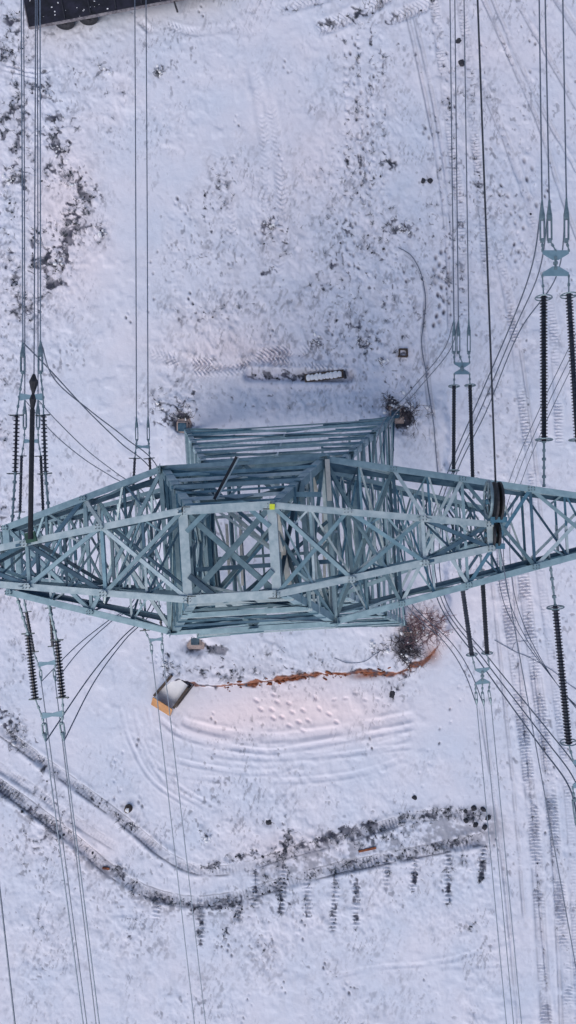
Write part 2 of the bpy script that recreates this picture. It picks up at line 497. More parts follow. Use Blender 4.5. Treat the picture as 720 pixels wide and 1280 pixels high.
# ---------------------------------------------------------------- tracks pressed into the snow
def track(pts, hw, depth, pitch=5.0, lug=0.03, dirt=0.0, berm=0.5, chevron=0.0, edge=0.0):
    w, d, sd, arc, L = line_field(smooth_line(pts, 10), hw * 3 + 6)
    prof = np.exp(-(d / hw) ** 4)
    wob = 0.25 + 1.5 * sstep(0.3, 0.7, fbm(U[w], V[w], 34, 3, 201 + int(pts[0][0]) % 37))
    h = -depth * prof * wob + depth * berm * np.exp(-((d - hw * 1.45) / (hw * 0.4 + 0.8)) ** 2) * wob
    fade = sstep(0, 12, arc) * (1 - sstep(L - 12, L, arc))
    if lug:
        ph = arc + chevron * np.abs(sd)
        h = h + lug * prof * wob * np.sign(np.sin(ph * 2 * math.pi / pitch)) * sstep(0.3, 0.55, fbm(U[w], V[w], 26, 2, 300))
    HH[w] += (h * fade).astype(np.float32)
    if edge:
        gap = sstep(0.34, 0.5, fbm(U[w], V[w], 20, 3, 230))
        e_ = np.maximum(np.exp(-((sd - hw) / 1.1) ** 2), 0.75 * np.exp(-((sd + hw) / 1.0) ** 2)) * gap
        rung = (np.sin(arc * 2 * math.pi / pitch + 0.8 * np.sin(arc / 9)) > 0.45) * prof * 0.55 * (0.45 + 0.55 * sstep(0.35, 0.6, fbm(U[w], V[w], 40, 2, 231))); rung = np.maximum(rung, 0.22 * prof)
        DIRT[w] = np.maximum(DIRT[w], (edge * np.maximum(e_, rung) * fade).astype(np.float32))
    if dirt:
        k = dirt * prof * (0.35 + fbm(U[w], V[w], 14, 3, 222)) * fade
        DEN[w] += k.astype(np.float32)


# swath along the bottom: two tread-marked ruts
track([(-30, 890), (30, 935), (100, 985), (160, 1030), (205, 1068), (250, 1088), (300, 1085), (350, 1070), (430, 1048), (520, 1022), (600, 1020)], 6.0, 0.07, 4.0, 0.035, 0.2, edge=0.75)
track([(-30, 960), (40, 1010), (95, 1052), (140, 1090), (190, 1117), (240, 1127), (300, 1120), (350, 1105), (420, 1086), (510, 1068), (608, 1048)], 7.0, 0.09, 4.2, 0.04, 0.25, edge=0.9)
track([(-30, 940), (40, 985), (100, 1030), (150, 1062)], 5, 0.04, 4.0, 0.03, 0.1, edge=0.35)
# smooth arcs of ridges under the pad
for k in range(5):
    o = k * 15
    o += random.uniform(-3, 3); track([(205 - o * 0.5 + random.uniform(-8, 8), 880 + o), (240 - o * 0.3, 906 + o * 1.0), (330, 922 + o * random.uniform(.8, 1.1)), (430 + random.uniform(-40, 40), 915 + o * random.uniform(.7, 1.1)), (520, 895 + o * 0.8)], random.uniform(2.5, 5.5), 0.035 if k in (0, 1) else 0.018, 5, 0, 0, 0.8)
for k in range(3):
    o = k * 17
    track([(150 + o, 880), (162 + o, 925 + o * .4), (190 + o, 975 + o * .2), (240 + o, 1010)], 2.4, 0.018, 5, 0, 0, 0.8)
# right-hand roads running down the frame
for (a, hw, dp, lg, dt) in [
    ([(622, 690), (640, 800), (655, 920), (668, 1040), (676, 1160), (684, 1300)], 6.5, 0.045, 0.035, 0.33),
    ([(650, 690), (668, 830), (685, 960), (697, 1090), (706, 1200), (712, 1300)], 6.5, 0.045, 0.035, 0.33),
    ([(672, 690), (700, 900), (715, 1050), (725, 1300)], 5, 0.035, 0.02, 0.1),
    ([(640, 700), (652, 860), (665, 1000), (676, 1140), (690, 1300)], 1.6, 0.05, 0, 0.2),
    ([(660, 760), (676, 900), (690, 1050), (702, 1300)], 1.6, 0.05, 0, 0.2),
    ([(600, 880), (625, 1050), (650, 1300)], 1.8, 0.035, 0, 0.06),
    ([(612, 700), (628, 850), (645, 1020), (655, 1150)], 1.6, 0.035, 0, 0.1),
    # upper right
    ([(505, 0), (525, 90), (545, 190), (558, 300), (562, 420)], 2.0, 0.05, 0, 0.22),
    ([(513, 0), (534, 90), (553, 190), (566, 300), (570, 420)], 2.0, 0.04, 0, 0.16),
    ([(540, -20), (550, 60), (562, 160), (575, 270), (580, 400)], 5, 0.04, 0.03, 0.3),
    ([(573, -20), (585, 70), (592, 160), (603, 260), (610, 380)], 5, 0.04, 0.03, 0.25),
    ([(600, -10), (640, 80), (675, 160), (700, 240), (730, 320)], 2.0, 0.05, 0, 0.26),
    ([(612, -10), (650, 80), (690, 160), (730, 230)], 2.0, 0.035, 0, 0.1),
    ([(600, 100), (630, 170), (655, 240), (680, 320)], 4, 0.04, 0.0, 0.15),
    ([(645, 0), (690, 80), (730, 150)], 2.5, 0.04, 0, 0.15),
    ([(690, -10), (735, 60)], 4, 0.04, 0, 0.15),
    ([(620, 300), (640, 400), (655, 520), (672, 640)], 5, 0.04, 0.03, 0.14),
    ([(650, 430), (665, 540), (678, 660)], 1.6, 0.05, 0, 0.2),
    ([(660, 260), (690, 400), (700, 560)], 5, 0.04, 0.03, 0.1),
    ([(500, 312), (520, 330), (532, 365), (530, 400), (534, 450), (540, 520), (548, 600)], 1.8, 0.05, 0, 0.28),
    ([(545, 370), (531, 395), (528, 430), (533, 480), (538, 560)], 1.6, 0.04, 0, 0.16)]:
    track(a, hw, dp, 4.0, lg * 1.2, dt * 1.0, edge=0.34 if (lg and dt > .3) else (0.2 if lg else 0.4))
# chevron tyre prints
track([(395, 38), (430, 25), (470, 5), (490, -10)], 8, 0.07, 5.0, 0.05, 0.85, chevron=0.8)
track([(480, 28), (520, 12), (560, -8)], 7, 0.06, 5.0, 0.05, 0.6, chevron=0.8)
track([(345, 15), (390, 2), (420, -8)], 6, 0.05, 5.0, 0.04, 0.45, chevron=0.8)
track([(172, 22), (192, 44)], 4, 0.06, 4.5, 0.04, 0.4)
track([(200, 28), (240, 40), (280, 36), (320, 42)], 5, 0.03, 5.0, 0.04, 0.0, chevron=0.8)
track([(185, 440), (240, 455), (300, 452), (360, 440), (420, 445)], 8, 0.05, 5.5, 0.06, 0.0, chevron=0.9)
track([(190, 462), (250, 470), (310, 468)], 7, 0.04, 5.5, 0.055, 0.0, chevron=0.9)
track([(250, 470), (330, 452), (400, 462), (440, 455)], 6, 0.04, 5.2, 0.05, 0.0, chevron=0.9)
track([(318, 470), (382, 471)], 6, 0.05, 4.2, 0.05, 0.2, chevron=0.9)
track([(310, 60), (325, 130), (332, 200), (330, 260)], 7, 0.03, 6, 0.014, 0.0, chevron=0.7)
track([(335, 120), (350, 200), (352, 280), (345, 350)], 7, 0.03, 6, 0.014, 0.0, chevron=0.7)
track([(270, 180), (285, 240), (290, 300)], 6, 0.025, 6, 0.014, 0.0, chevron=0.7)
for k in range(2):
    track([(400 + 34 * k, 1225 + 3 * k), (470 + 14 * k, 1210 - 2 * k), (560 + 8 * k, 1200 + 8 * k), (650, 1170 + 34 * k)], 3, 0.014, 5, 0, 0, 0.6)
track([(0, 78), (40, 90), (80, 85)], 2, 0.05, 4, 0, 0.5); track([(0, 86), (50, 98)], 1.6, 0.04, 4, 0, 0.2)
for cu in (430, 447, 462, 476):
    track([(cu, 40), (cu + 4, 150), (cu + 2, 260)], 2.5, 0.015, 9, 0.03, 0.3)

# footprints: staggered dents along walked paths
def prints(pts, gap=7, off=2.2, r=1.9, depth=0.11, dirt=0.5, jit=1.0):
    line = smooth_line(pts, 14)
    s = 0; acc = 0; side = 1
    for (ax, ay), (bx, by) in zip(line[:-1], line[1:]):
        L = math.hypot(bx - ax, by - ay)
        acc += L
        if acc > gap:
            acc = 0; side = -side
            nx, ny = -(by - ay) / (L + 1e-6), (bx - ax) / (L + 1e-6)
            cu = ax + nx * off * side + random.uniform(-jit, jit); cv = ay + ny * off * side + random.uniform(-jit, jit)
            ang = math.degrees(math.atan2(by - ay, bx - ax))
            w = window(cu - 8, cu + 8, cv - 8, cv + 8)
            a = math.radians(ang); x = (U[w] - cu) * math.cos(a) + (V[w] - cv) * math.sin(a); y = -(U[w] - cu) * math.sin(a) + (V[w] - cv) * math.cos(a)
            q = np.exp(-((x / (r * 1.7)) ** 2 + (y / r) ** 2) ** 1.6)
            HH[w] -= (depth * q).astype(np.float32)
            if random.random() < dirt:
                DIRT[w] = np.maximum(DIRT[w], np.clip(q * 1.1 * random.uniform(.4, .9), 0, 0.9)).astype(np.float32)


prints([(310, 872), (345, 895), (385, 912)], 9, 3, 2.2, 0.11, 0.0, 2.5)
prints([(330, 866), (365, 884), (392, 900)], 11, 5, 2.0, 0.09, 0.0, 3.0)
prints([(388, 868), (404, 890), (430, 905)], 11, 4, 2.0, 0.10, 0.0, 3.0)
prints([(410, 880), (440, 870), (480, 880)], 12, 4, 1.8, 0.07, 0.0, 3.0)
prints([(440, 50), (448, 120), (452, 200), (458, 260)], 8, 3, 1.6, 0.1, 0.9)
prints([(465, 90), (462, 160), (466, 240)], 9, 3, 1.5, 0.1, 0.8)
prints([(548, 310), (546, 345), (552, 380), (545, 410)], 6, 3, 2.0, 0.12, 0.95)
prints([(537, 20), (545, 40), (560, 90), (570, 170)], 9, 3, 1.5, 0.08, 0.6)
prints([(620, 230), (640, 260), (650, 290), (640, 330)], 6, 4, 1.6, 0.1, 0.8)
prints([(435, 260), (438, 300), (440, 330), (460, 350)], 8, 4, 1.6, 0.1, 0.8)
prints([(560, 300), (556, 360), (562, 400)], 8, 3, 1.4, 0.08, 0.7)
prints([(680, 960), (690, 1010), (684, 1060)], 8, 5, 1.3, 0.08, 0.5)
prints([(655, 180), (662, 220), (668, 260)], 9, 4, 2.2, 0.08, 0.7)
prints([(585, 840), (560, 900), (530, 960), (520, 1000)], 12, 4, 1.2, 0.06, 0.3)
prints([(150, 930), (148, 960), (146, 1010)], 11, 4, 1.4, 0.08, 0.3)
prints([(200, 300), (190, 330), (188, 400)], 14, 3, 1.2, 0.06, 0.5)
for _ in range(70):   # lone dents
    a, b = random.uniform(150, 720), random.uniform(0, 1280)
    prints([(a, b), (a + 3, b + 9), (a + 5, b + 18)], 6, 2, random.uniform(0.9, 1.7), 0.06, 0.55)

for (a, b, ru, rv, am) in [(365, 1078, 34, 26, .22), (430, 1062, 40, 22, .15), (500, 1044, 50, 20, .12), (570, 1038, 36, 22, .12), (355, 1125, 16, 24, .3), (445, 1120, 34, 22, .25), (330, 1100, 22, 22, .3), (300, 1130, 60, 18, .25), (60, 1040, 60, 26, .2), (540, 1090, 60, 22, .22)]:
    blob(a, b, ru, rv, am, rot=-12)
# rough ground where soil pokes through
DENC = np.clip(DEN, 0, 1.3)
rough_n = fbm(U, V, 7.0, 3, 401)
HH += (np.clip(DENC * 1.5, 0, 1) * 0.16 * (rough_n - 0.45)).astype(np.float32)
warp = 14 * (fbm(U, V, 24, 2, 500) - 0.5); warp2 = 14 * (fbm(U, V, 24, 2, 520) - 0.5)
r1 = 1 - np.abs(2 * fbm(U + warp, V + warp2, 9, 2, 601, 0.5) - 1)
sp = 0.40 * r1 ** 2 + 0.34 * fbm(U + warp, V * 0.8, 4.0, 2, 621, 0.65) + 0.26 * fbm(U, V + warp, 15, 3, 611)
th = 0.80 - 0.27 * np.clip(DENC, 0, 1.1)
DIRT = np.maximum(DIRT, sstep(th, th + 0.09, sp) * sstep(0.04, 0.2, DENC) * (0.40 + 0.75 * fbm(U, V, 7, 2, 640))).astype(np.float32)
# fine crust and wind texture over most of the field
calm = np.zeros_like(HH)
blob(150, 420, 50, 150, 1.0, calm); blob(690, 620, 60, 200, 0.7, calm); blob(130, 820, 70, 110, 0.8, calm); blob(360, 888, 130, 22, 0.6, calm); blob(560, 900, 60, 60, 0.8, calm); blob(165, 300, 32, 130, 1.0, calm); blob(310, 130, 70, 60, 0.9, calm); blob(250, 210, 50, 40, .7, calm); blob(480, 1230, 160, 30, .6, calm); blob(100, 1230, 60, 40, .5, calm)
crust = (1 - np.clip(calm, 0, 0.85)) * inside * (0.4 + 0.9 * sstep(0.35, 0.65, fbm(U, V, 55, 3, 860)))
churn = np.zeros_like(HH); blob(400, 330, 150, 150, 0.9, churn); blob(330, 440, 150, 50, 0.7, churn); blob(450, 120, 60, 120, 0.5, churn); blob(30, 250, 90, 250, .9, churn); blob(330, 1170, 320, 110, .35, churn)
crust = crust * (1 + churn)
HH += (crust * (0.055 * (fbm(U, V * 0.7, 5, 2, 871, 0.7) - 0.5) + 0.028 * (fbm(U + warp, V + warp2, 17, 2, 881) - 0.5))).astype(np.float32)
tiny = sstep(0.70, 0.78, fbm(U, V * 0.7, 4.2, 2, 901, 0.6)) * np.clip(crust, 0, 1) * sstep(0.42, 0.62, fbm(U, V, 45, 3, 911))
DIRT = np.maximum(DIRT, (tiny * 0.5).astype(np.float32))
hatch = sstep(0.60, 0.75, fbm(U * 1.6 + 0.5 * V, V * 0.45, 3.2, 2, 921, 0.6)) * sstep(0.50, 0.68, fbm(U, V, 28, 3, 931)) * np.clip(crust, 0, 1)
ring_n = fbm(U, V, 7, 3, 951)
for (a, b, ru, rv, am) in [(228, 530, 13, 15, .95), (502, 524, 15, 18, .9), (246, 806, 15, 9, .8), (275, 811, 17, 7, .7), (506, 806, 20, 20, .6), (490, 508, 11, 12, .8)]:
    tmp = np.zeros_like(HH); blob(a, b, ru, rv, 1.0, tmp)
    DIRT = np.maximum(DIRT, am * sstep(0.38, 0.6, tmp * 0.8 + 0.5 * (ring_n - 0.4))).astype(np.float32)
DIRT = np.maximum(DIRT, (hatch * 0.42).astype(np.float32))
w, d, sd, arc, L = line_field(smooth_line([(300, 1102), (350, 1082), (430, 1064), (520, 1042), (606, 1034)]), 60)
bm = np.exp(-(d / 27) ** 4) * sstep(0, 40, arc) * sstep(.40, .62, 0.6 * fbm(U[w], V[w], 13, 3, 741) + 0.4 * fbm(U[w], V[w], 3.4, 2, 742))
DIRT[w] = np.maximum(DIRT[w], 0.50 * bm).astype(np.float32)
w, d, sd, arc, L = line_field(smooth_line([(-30, 965), (40, 1018), (95, 1060), (150, 1100), (190, 1124), (240, 1136), (300, 1130), (350, 1112)]), 40)
bm = np.exp(-((d) / 13) ** 4) * sstep(.42, .64, 0.5 * fbm(U[w], V[w], 12, 3, 743) + 0.5 * fbm(U[w], V[w], 3.4, 2, 744))
DIRT[w] = np.maximum(DIRT[w], 0.6 * bm).astype(np.float32)
# dead stubble rows that only tint the snow
fpatch = sstep(0.42, 0.66, fbm(U, V, 34, 3, 703)); faint = (0.35 * sstep(0.50, 0.72, fbm(U, V * 0.55, 8, 3, 701)) + 1.1 * fpatch * sstep(0.52, 0.74, fbm(U + 0.35 * V, V * 0.55, 3.4, 2, 707, 0.7))) * np.clip(DENC * 1.7 + 0.35 * np.clip(churn, 0, 1) + 0.16 * sstep(0.5, 0.7, fbm(U, V, 70, 2, 705)), 0, 0.62)
DIRT = np.maximum(DIRT, faint.astype(np.float32) * 0.6)
DIRT = np.clip(DIRT, 0, 0.95) * inside
HH -= DIRT * 0.035
HH += (0.020 * (fbm(U, V, 5.0, 2, 801) - 0.5)).astype(np.float32) * inside
HH += (0.05 * sstep(0.5, 0.8, fbm(U, V, 15, 2, 811)) * sstep(0.45, 0.65, fbm(U, V, 120, 2, 815))).astype(np.float32) * inside


def hat(u, v):
    i = int(np.clip(np.searchsorted(vv, v), 0, len(vv) - 1)); j = int(np.clip(np.searchsorted(uu, u), 0, len(uu) - 1))
    return float(HH[i, j])


def G(u, v, dz=0.0):
    p = P(u, v, 0); p.z = hat(u, v) + dz
    return p


def make_ground():
    nx, ny = len(uu), len(vv)
    X = ((U - NU) / F * HC).astype(np.float32); Y = ((NV - V) / F * HC).astype(np.float32)
    co = np.stack([X, Y, HH], -1).reshape(-1, 3).astype(np.float32)
    idx = np.arange(nx * ny).reshape(ny, nx)
    q = np.stack([idx[:-1, :-1], idx[1:, :-1], idx[1:, 1:], idx[:-1, 1:]], -1).reshape(-1, 4)
    me = bpy.data.meshes.new('ground')
    me.vertices.add(nx * ny); me.vertices.foreach_set('co', co.ravel())
    me.loops.add(q.size); me.loops.foreach_set('vertex_index', q.ravel().astype(np.int32))
    me.polygons.add(len(q)); me.polygons.foreach_set('loop_start', np.arange(0, q.size, 4, dtype=np.int32))
    me.polygons.foreach_set('loop_total', np.full(len(q), 4, dtype=np.int32))
    me.polygons.foreach_set('use_smooth', np.ones(len(q), dtype=bool))
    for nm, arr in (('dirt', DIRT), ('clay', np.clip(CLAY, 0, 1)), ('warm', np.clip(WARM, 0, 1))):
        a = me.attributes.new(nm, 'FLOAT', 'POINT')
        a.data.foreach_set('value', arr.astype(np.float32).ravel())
    me.update(calc_edges=True)
    me.materials.append(M['snow'])
    o = bpy.data.objects.new('ground', me); COL.objects.link(o)
    o['kind'] = 'structure'
    o['label'] = 'snow covered ground crossed by wheel ruts and footprints'
    return o


make_ground()

# loose clods and weeds (uncountable)
clods = MB(); weeds = MB(); rust = MB()
den_in = DENC
def pick(n, lo, arr=None):
    arr = den_in if arr is None else arr
    out = []
    while len(out) < n:
        a = rng.uniform(-20, 740, 4000); b = rng.uniform(-20, 1300, 4000)
        jj = np.searchsorted(uu, a); ii = np.searchsorted(vv, b)
        d = np.minimum(arr[ii, jj], 0.75) * (DIRT[ii, jj] > 0.2)
        k = rng.uniform(0, 1, 4000) < np.clip(d - lo, 0, 1)
        out += list(zip(a[k], b[k]))
    return out[:n]


for (a, b) in pick(1000, 0.30):
    s = random.choice([0.015, 0.02, 0.03, 0.035, 0.055]) * random.uniform(0.7, 1.3)
    clods.lump(G(a, b, 0), s * random.uniform(1, 1.7), s, s * random.uniform(0.5, 0.9), 6, random.uniform(0, 3.1))
o = clods.build('soil_clods', 'clod', smooth=False)
tag(o, 'dark frozen soil clods poking through the snow', 'soil clods', kind='stuff')
for (a, b) in pick(1500, 0.2):
    p = G(a, b, -0.02)
    for k in range(random.randint(3, 6)):
        th = random.uniform(0, 6.28); l = random.uniform(0.10, 0.32)
        q = p + Vector((math.cos(th) * l * 0.7, math.sin(th) * l * 0.7, l * 0.7))
        m_ = p.lerp(q, 0.5) + Vector((random.uniform(-.03, .03), random.uniform(-.03, .03), 0.04))
        weeds.tube([p, m_, q], 0.008, 3, False, [0.011, 0.008, 0.003])
o = weeds.build('dead_weeds', 'weed')
tag(o, 'thin dead weed stalks standing out of the snow', 'weeds', kind='stuff')
for _ in range(210):
    a = random.uniform(222, 555)
    b = float(np.interp(a, uu, pb)) + random.gauss(1, 3.0)
    s = random.choice([.03, .04, .05, .07, .12]) * random.uniform(.8, 1.3)
    if vnoise(np.array([a / 17.0]), np.array([0.5]), 5)[0] < 0.35: continue
    rust.lump(G(a, b, 0.0), s * random.uniform(1, 2.0), s * 0.8, s * 0.8, 6, random.uniform(-0.5, 0.5))
o = rust.build('clay_clods', 'clay')
tag(o, 'rust brown clay clods along the broken edge of the tower pad', 'clay clods', kind='stuff')


# ------------------------------------------------------------------ tower
ORG = Vector((-50 / F * HC, -19 / F * HC, 0))
ROT = math.radians(3.5)


def T(x, y, z):
    c, s = math.cos(ROT), math.sin(ROT)
    return Vector((ORG.x + x * c - y * s, ORG.y + x * s + y * c, z))


tower = thing('transmission_tower', 'tall blue grey lattice steel transmission tower standing on the snowy pad', 'pylon', T(0, 0, 0))
UP = Vector((0, 0, 1))


def lerp(a, b, t): return a + (b - a) * t


ZB, ZW, ZX, ZT = 0.25, 14.6, 21.8, 24.3
HB, HW, HX, HT = 6.02, 2.13, 2.13, 0.96


def half(z):
    if z < ZW: return lerp(HB, HW, (z - ZB) / (ZW - ZB))
    if z < ZX: return HW
    return lerp(HX, HT, min(1, (z - ZX) / (ZT - ZX)))


def corner(k, z):
    sx, sy = [(-1, 1), (1, 1), (1, -1), (-1, -1)][k]
    h = half(z)
    return T(sx * h, sy * h, z)


legs = []
for k in range(4):
    m = MB()
    sx, sy = [(-1, 1), (1, 1), (1, -1), (-1, -1)][k]
    out = Vector((sx, sy, 0)).normalized()
    for (z0, z1, w) in [(ZB, ZW, 0.27), (ZW, ZX, 0.24), (ZX, ZT, 0.19)]:
        p, q = corner(k, z0), corner(k, z1)
        # heel of the angle points outward: two flanges along the faces
        d = (q - p).normalized()
        ax = T(-sx, 0, 0) - T(0, 0, 0); ay = T(0, -sy, 0) - T(0, 0, 0)
        t = 0.03
        for a_, b_ in ((ax, ay), (ay, ax)):
            a2 = (a_ - d * a_.dot(d)).normalized(); b2 = (b_ - d * b_.dot(d)).normalized()
            vs = [p, p + a2 * w, p + a2 * w + b2 * t, p + b2 * t, q, q + a2 * w, q + a2 * w + b2 * t, q + b2 * t]
            if a_ is ay: vs = [x_ + b2 * t * 0.0 + a2 * (t + 0.002) if i in (0, 3, 4, 7) else x_ for i, x_ in enumerate(vs)]
            m.add(vs, [(0, 1, 2, 3), (7, 6, 5, 4), (0, 4, 5, 1), (1, 5, 6, 2), (2, 6, 7, 3), (3, 7, 4, 0)])
    # splice plates and step bolts
    for z in (5, 9.6, ZW, 18.4):
        p, q = corner(k, z - 0.4), corner(k, z + 0.4)
        m.bar(p - out * 0.0 + Vector((-sx, 0, 0)) * 0.17 + Vector((0, sy, 0)) * 0.018, q + Vector((-sx, 0, 0)) * 0.17 + Vector((0, sy, 0)) * 0.018, 0.26, 0.02, Vector((0, sy, 0)))
    if k == 1:
        z = 2.0
        while z < 21.5:
            p = corner(k, z); e = Vector((0.16, 0, 0)) if int(z * 2) % 2 else Vector((0, 0.16, 0))
            m.tube([p, p + e], 0.012, 5)
            z += 0.45
    legs.append(m.build('leg', 'steel_chord', tower))


def gusset(m, c, n, s):
    d, a, n = m.frame(Vector((0.31, 0.2, 0.93)) if abs(n.z) < 0.8 else Vector((1, 0.06, 0)), n)
    pts = [c + a * x * s + d * y * s for x, y in [(-.5, -.35), (-.2, -.55), (.35, -.5), (.55, -.1), (.4, .45), (-.1, .55), (-.5, .3)]]
    m.prism(pts, 0.014, n)


NB = [0]
def brace(parent, p, q, w, n, flip=False, mat=None, name='brace', off=0.0):
    m = MB()
    n = n.normalized()
    m.angle(p + n * off, q + n * off, w, None, n, flip)
    NB[0] += 1
    if mat is None:
        mat = random.choice(['steel', 'steel', 'steel_chord', 'steel_chord', 'steel_light', 'steel_light', 'steel_dark', 'steel_dark', 'steel_blue'])
    return m.build(name, mat, parent)


levels = [0.25, 3.4, 6.2, 8.7, 10.9, 12.8, 14.6, 16.4, 18.6, 20.3, 21.8, 23.1, 24.3]
for f in range(4):
    k0, k1 = f, (f + 1) % 4
    nrm = [T(0, 1, 0) - T(0, 0, 0), T(1, 0, 0) - T(0, 0, 0), T(0, -1, 0) - T(0, 0, 0), T(-1, 0, 0) - T(0, 0, 0)][f]
    m = MB()
    for i, z in enumerate(levels[1:]):
        a, b = corner(k0, z), corner(k1, z)
        w = 0.12 if z < 14 else 0.11
        m.angle(a + nrm * 0.03, b + nrm * 0.03, w, 0.02, UP)
        if i in (1, 3, 5, 6, 9, 11):
            for c in (a, b, (a + b) / 2):
                gusset(m, c + nrm * 0.045, nrm, 0.34 if z < 20 else 0.26)
    frame = m.build('side_frame', 'steel_chord', tower)
    for i in range(len(levels) - 1):
        z0, z1 = levels[i], levels[i + 1]
        a0, b0, a1, b1 = corner(k0, z0), corner(k1, z0), corner(k0, z1), corner(k1, z1)
        w = 0.115 if z0 < 14 else 0.10
        if i == 0:   # open bottom panel: inverted V
            c = (a1 + b1) / 2
            brace(frame, a0, c, w, nrm, off=0.01); brace(frame, b0, c, w, nrm, True, off=-0.02)
            for (p, q, s) in ((a0, a1, 1), (b0, b1, 1)):
                for t in (0.35, 0.68):
                    brace(frame, p.lerp(q, t), p.lerp(c, t), 0.09, nrm, off=0.035)
                    brace(frame, p.lerp(q, t), p.lerp(c, t + 0.3), 0.08, nrm, off=0.045)
        else:
            brace(frame, a0, b1, w, nrm, off=0.012)
            brace(frame, b0, a1, w, nrm, True, off=-0.026)
            if z0 < 14:   # redundants
                c0 = (a0 + b0 + a1 + b1) / 4
                lm, rm = (a0 + a1) / 2, (b0 + b1) / 2
                brace(frame, lm, rm, 0.09, UP, off=-0.01)
                mt = (a1 + b1) / 2
                brace(frame, lm, a0.lerp(b1, 0.27), 0.07, nrm, off=0.04)
                brace(frame, rm, b0.lerp(a1, 0.27), 0.07, nrm, off=0.04)
                brace(frame, mt, c0, 0.08, nrm, off=0.04)

# close-set horizontals of the upper faces
    ex_l = [22.25, 22.6, 22.9, 23.35, 23.7, 24.0] if f != 1 else [22.6, 23.4]
    if f in (0, 2): ex_l += [1.9, 4.8, 7.5, 9.8, 11.9, 13.7, 15.5, 17.0, 17.8, 19.3, 21.1]
    else: ex_l += [4.8, 9.8, 13.7, 17.5, 19.4]
    for z in ex_l:
        a, b = corner(k0, z), corner(k1, z)
        brace(frame, a + UP * random.uniform(-.05, .05), b + UP * random.uniform(-.05, .05), random.uniform(0.05, 0.095), UP, random.random() < .5, mat='steel_blue' if (f == 3 and z > 22) else random.choice(['steel', 'steel_dark', 'steel_chord', 'steel_light', 'steel_light', 'steel_blue']), off=random.uniform(-.01, .02))
m = MB()
for z in (8.7, 14.6, 21.8):
    mids = [(corner(k, z) + corner((k + 1) % 4, z)) / 2 for k in range(4)]
    for k in range(4):
        if z > 20: m.angle(mids[k] - UP * 0.04, mids[(k + 1) % 4] - UP * 0.04, 0.10, 0.014, UP)
plan = m.build('plan_bracing', 'steel', tower)
for z in (16.4, 18.6):
    brace(plan, corner(0, z), corner(2, z), 0.12, UP, off=-0.06)
    brace(plan, corner(1, z), corner(3, z), 0.12, UP, off=-0.09)
for z, y in ((14.6, -0.7), (14.6, 0.8), (21.8, -0.55)):
    h = half(z)
    brace(plan, T(-h, y, z), T(h, y, z), 0.11, UP, off=0.02)
for (x0, y0, z0, x1, y1, z1) in [(-2, -2, 16.4, 2, 2, 21.8), (2, -2, 16.4, -2, 2, 21.8), (-2.1, 0, 21.8, 0, 2.1, 18.6), (2.1, 0, 21.8, 0, -2.1, 18.6), (-2.1, -1.2, 18.6, 1.0, -2.1, 18.6), (2.1, 1.2, 18.6, -1.0, 2.1, 18.6),
        (1.2, 2.1, 14.6, 2.1, -1.0, 14.6), (-1.2, -2.1, 14.6, -2.1, 1.0, 14.6), (0.4, 2.1, 20.3, 2.1, -.6, 20.3), (.9, -.9, 24.3, 1.6, 1.9, 21.8), (1.0, 0.3, 24.3, 2.1, -2.0, 21.8), (0.2, -.95, 24.3, 2.1, 0.5, 21.8), (-.9, .3, 24.3, -2.1, -1.4, 21.8), (1.9, -1.4, 20.3, -.2, -2, 20.3)]:
    brace(plan, T(x0, y0, z0), T(x1, y1, z1), random.uniform(.06, .09), UP, off=0.03, mat=random.choice(['steel_light', 'steel_chord', 'steel_light', 'steel']))
for z, x in ((8.7, -2.2), (8.7, 1.9), (12.8, -1.4), (12.8, -0.6), (12.8, 1.3), (14.6, -1.5), (14.6, 0.3), (16.4, -1.2), (16.4, 1.3), (16.4, 0.6), (18.6, 1.5), (18.6, -1.6), (10.9, -3.0), (10.9, -2.1), (10.9, 2.4), (12.8, 2.2), (6.2, 3.2), (20.3, -1.75), (20.3, 1.2), (20.3, 1.7)):
    h = half(z)
    brace(plan, T(x, -h, z), T(x, h, z), random.uniform(.07, .12), UP, off=-0.035)


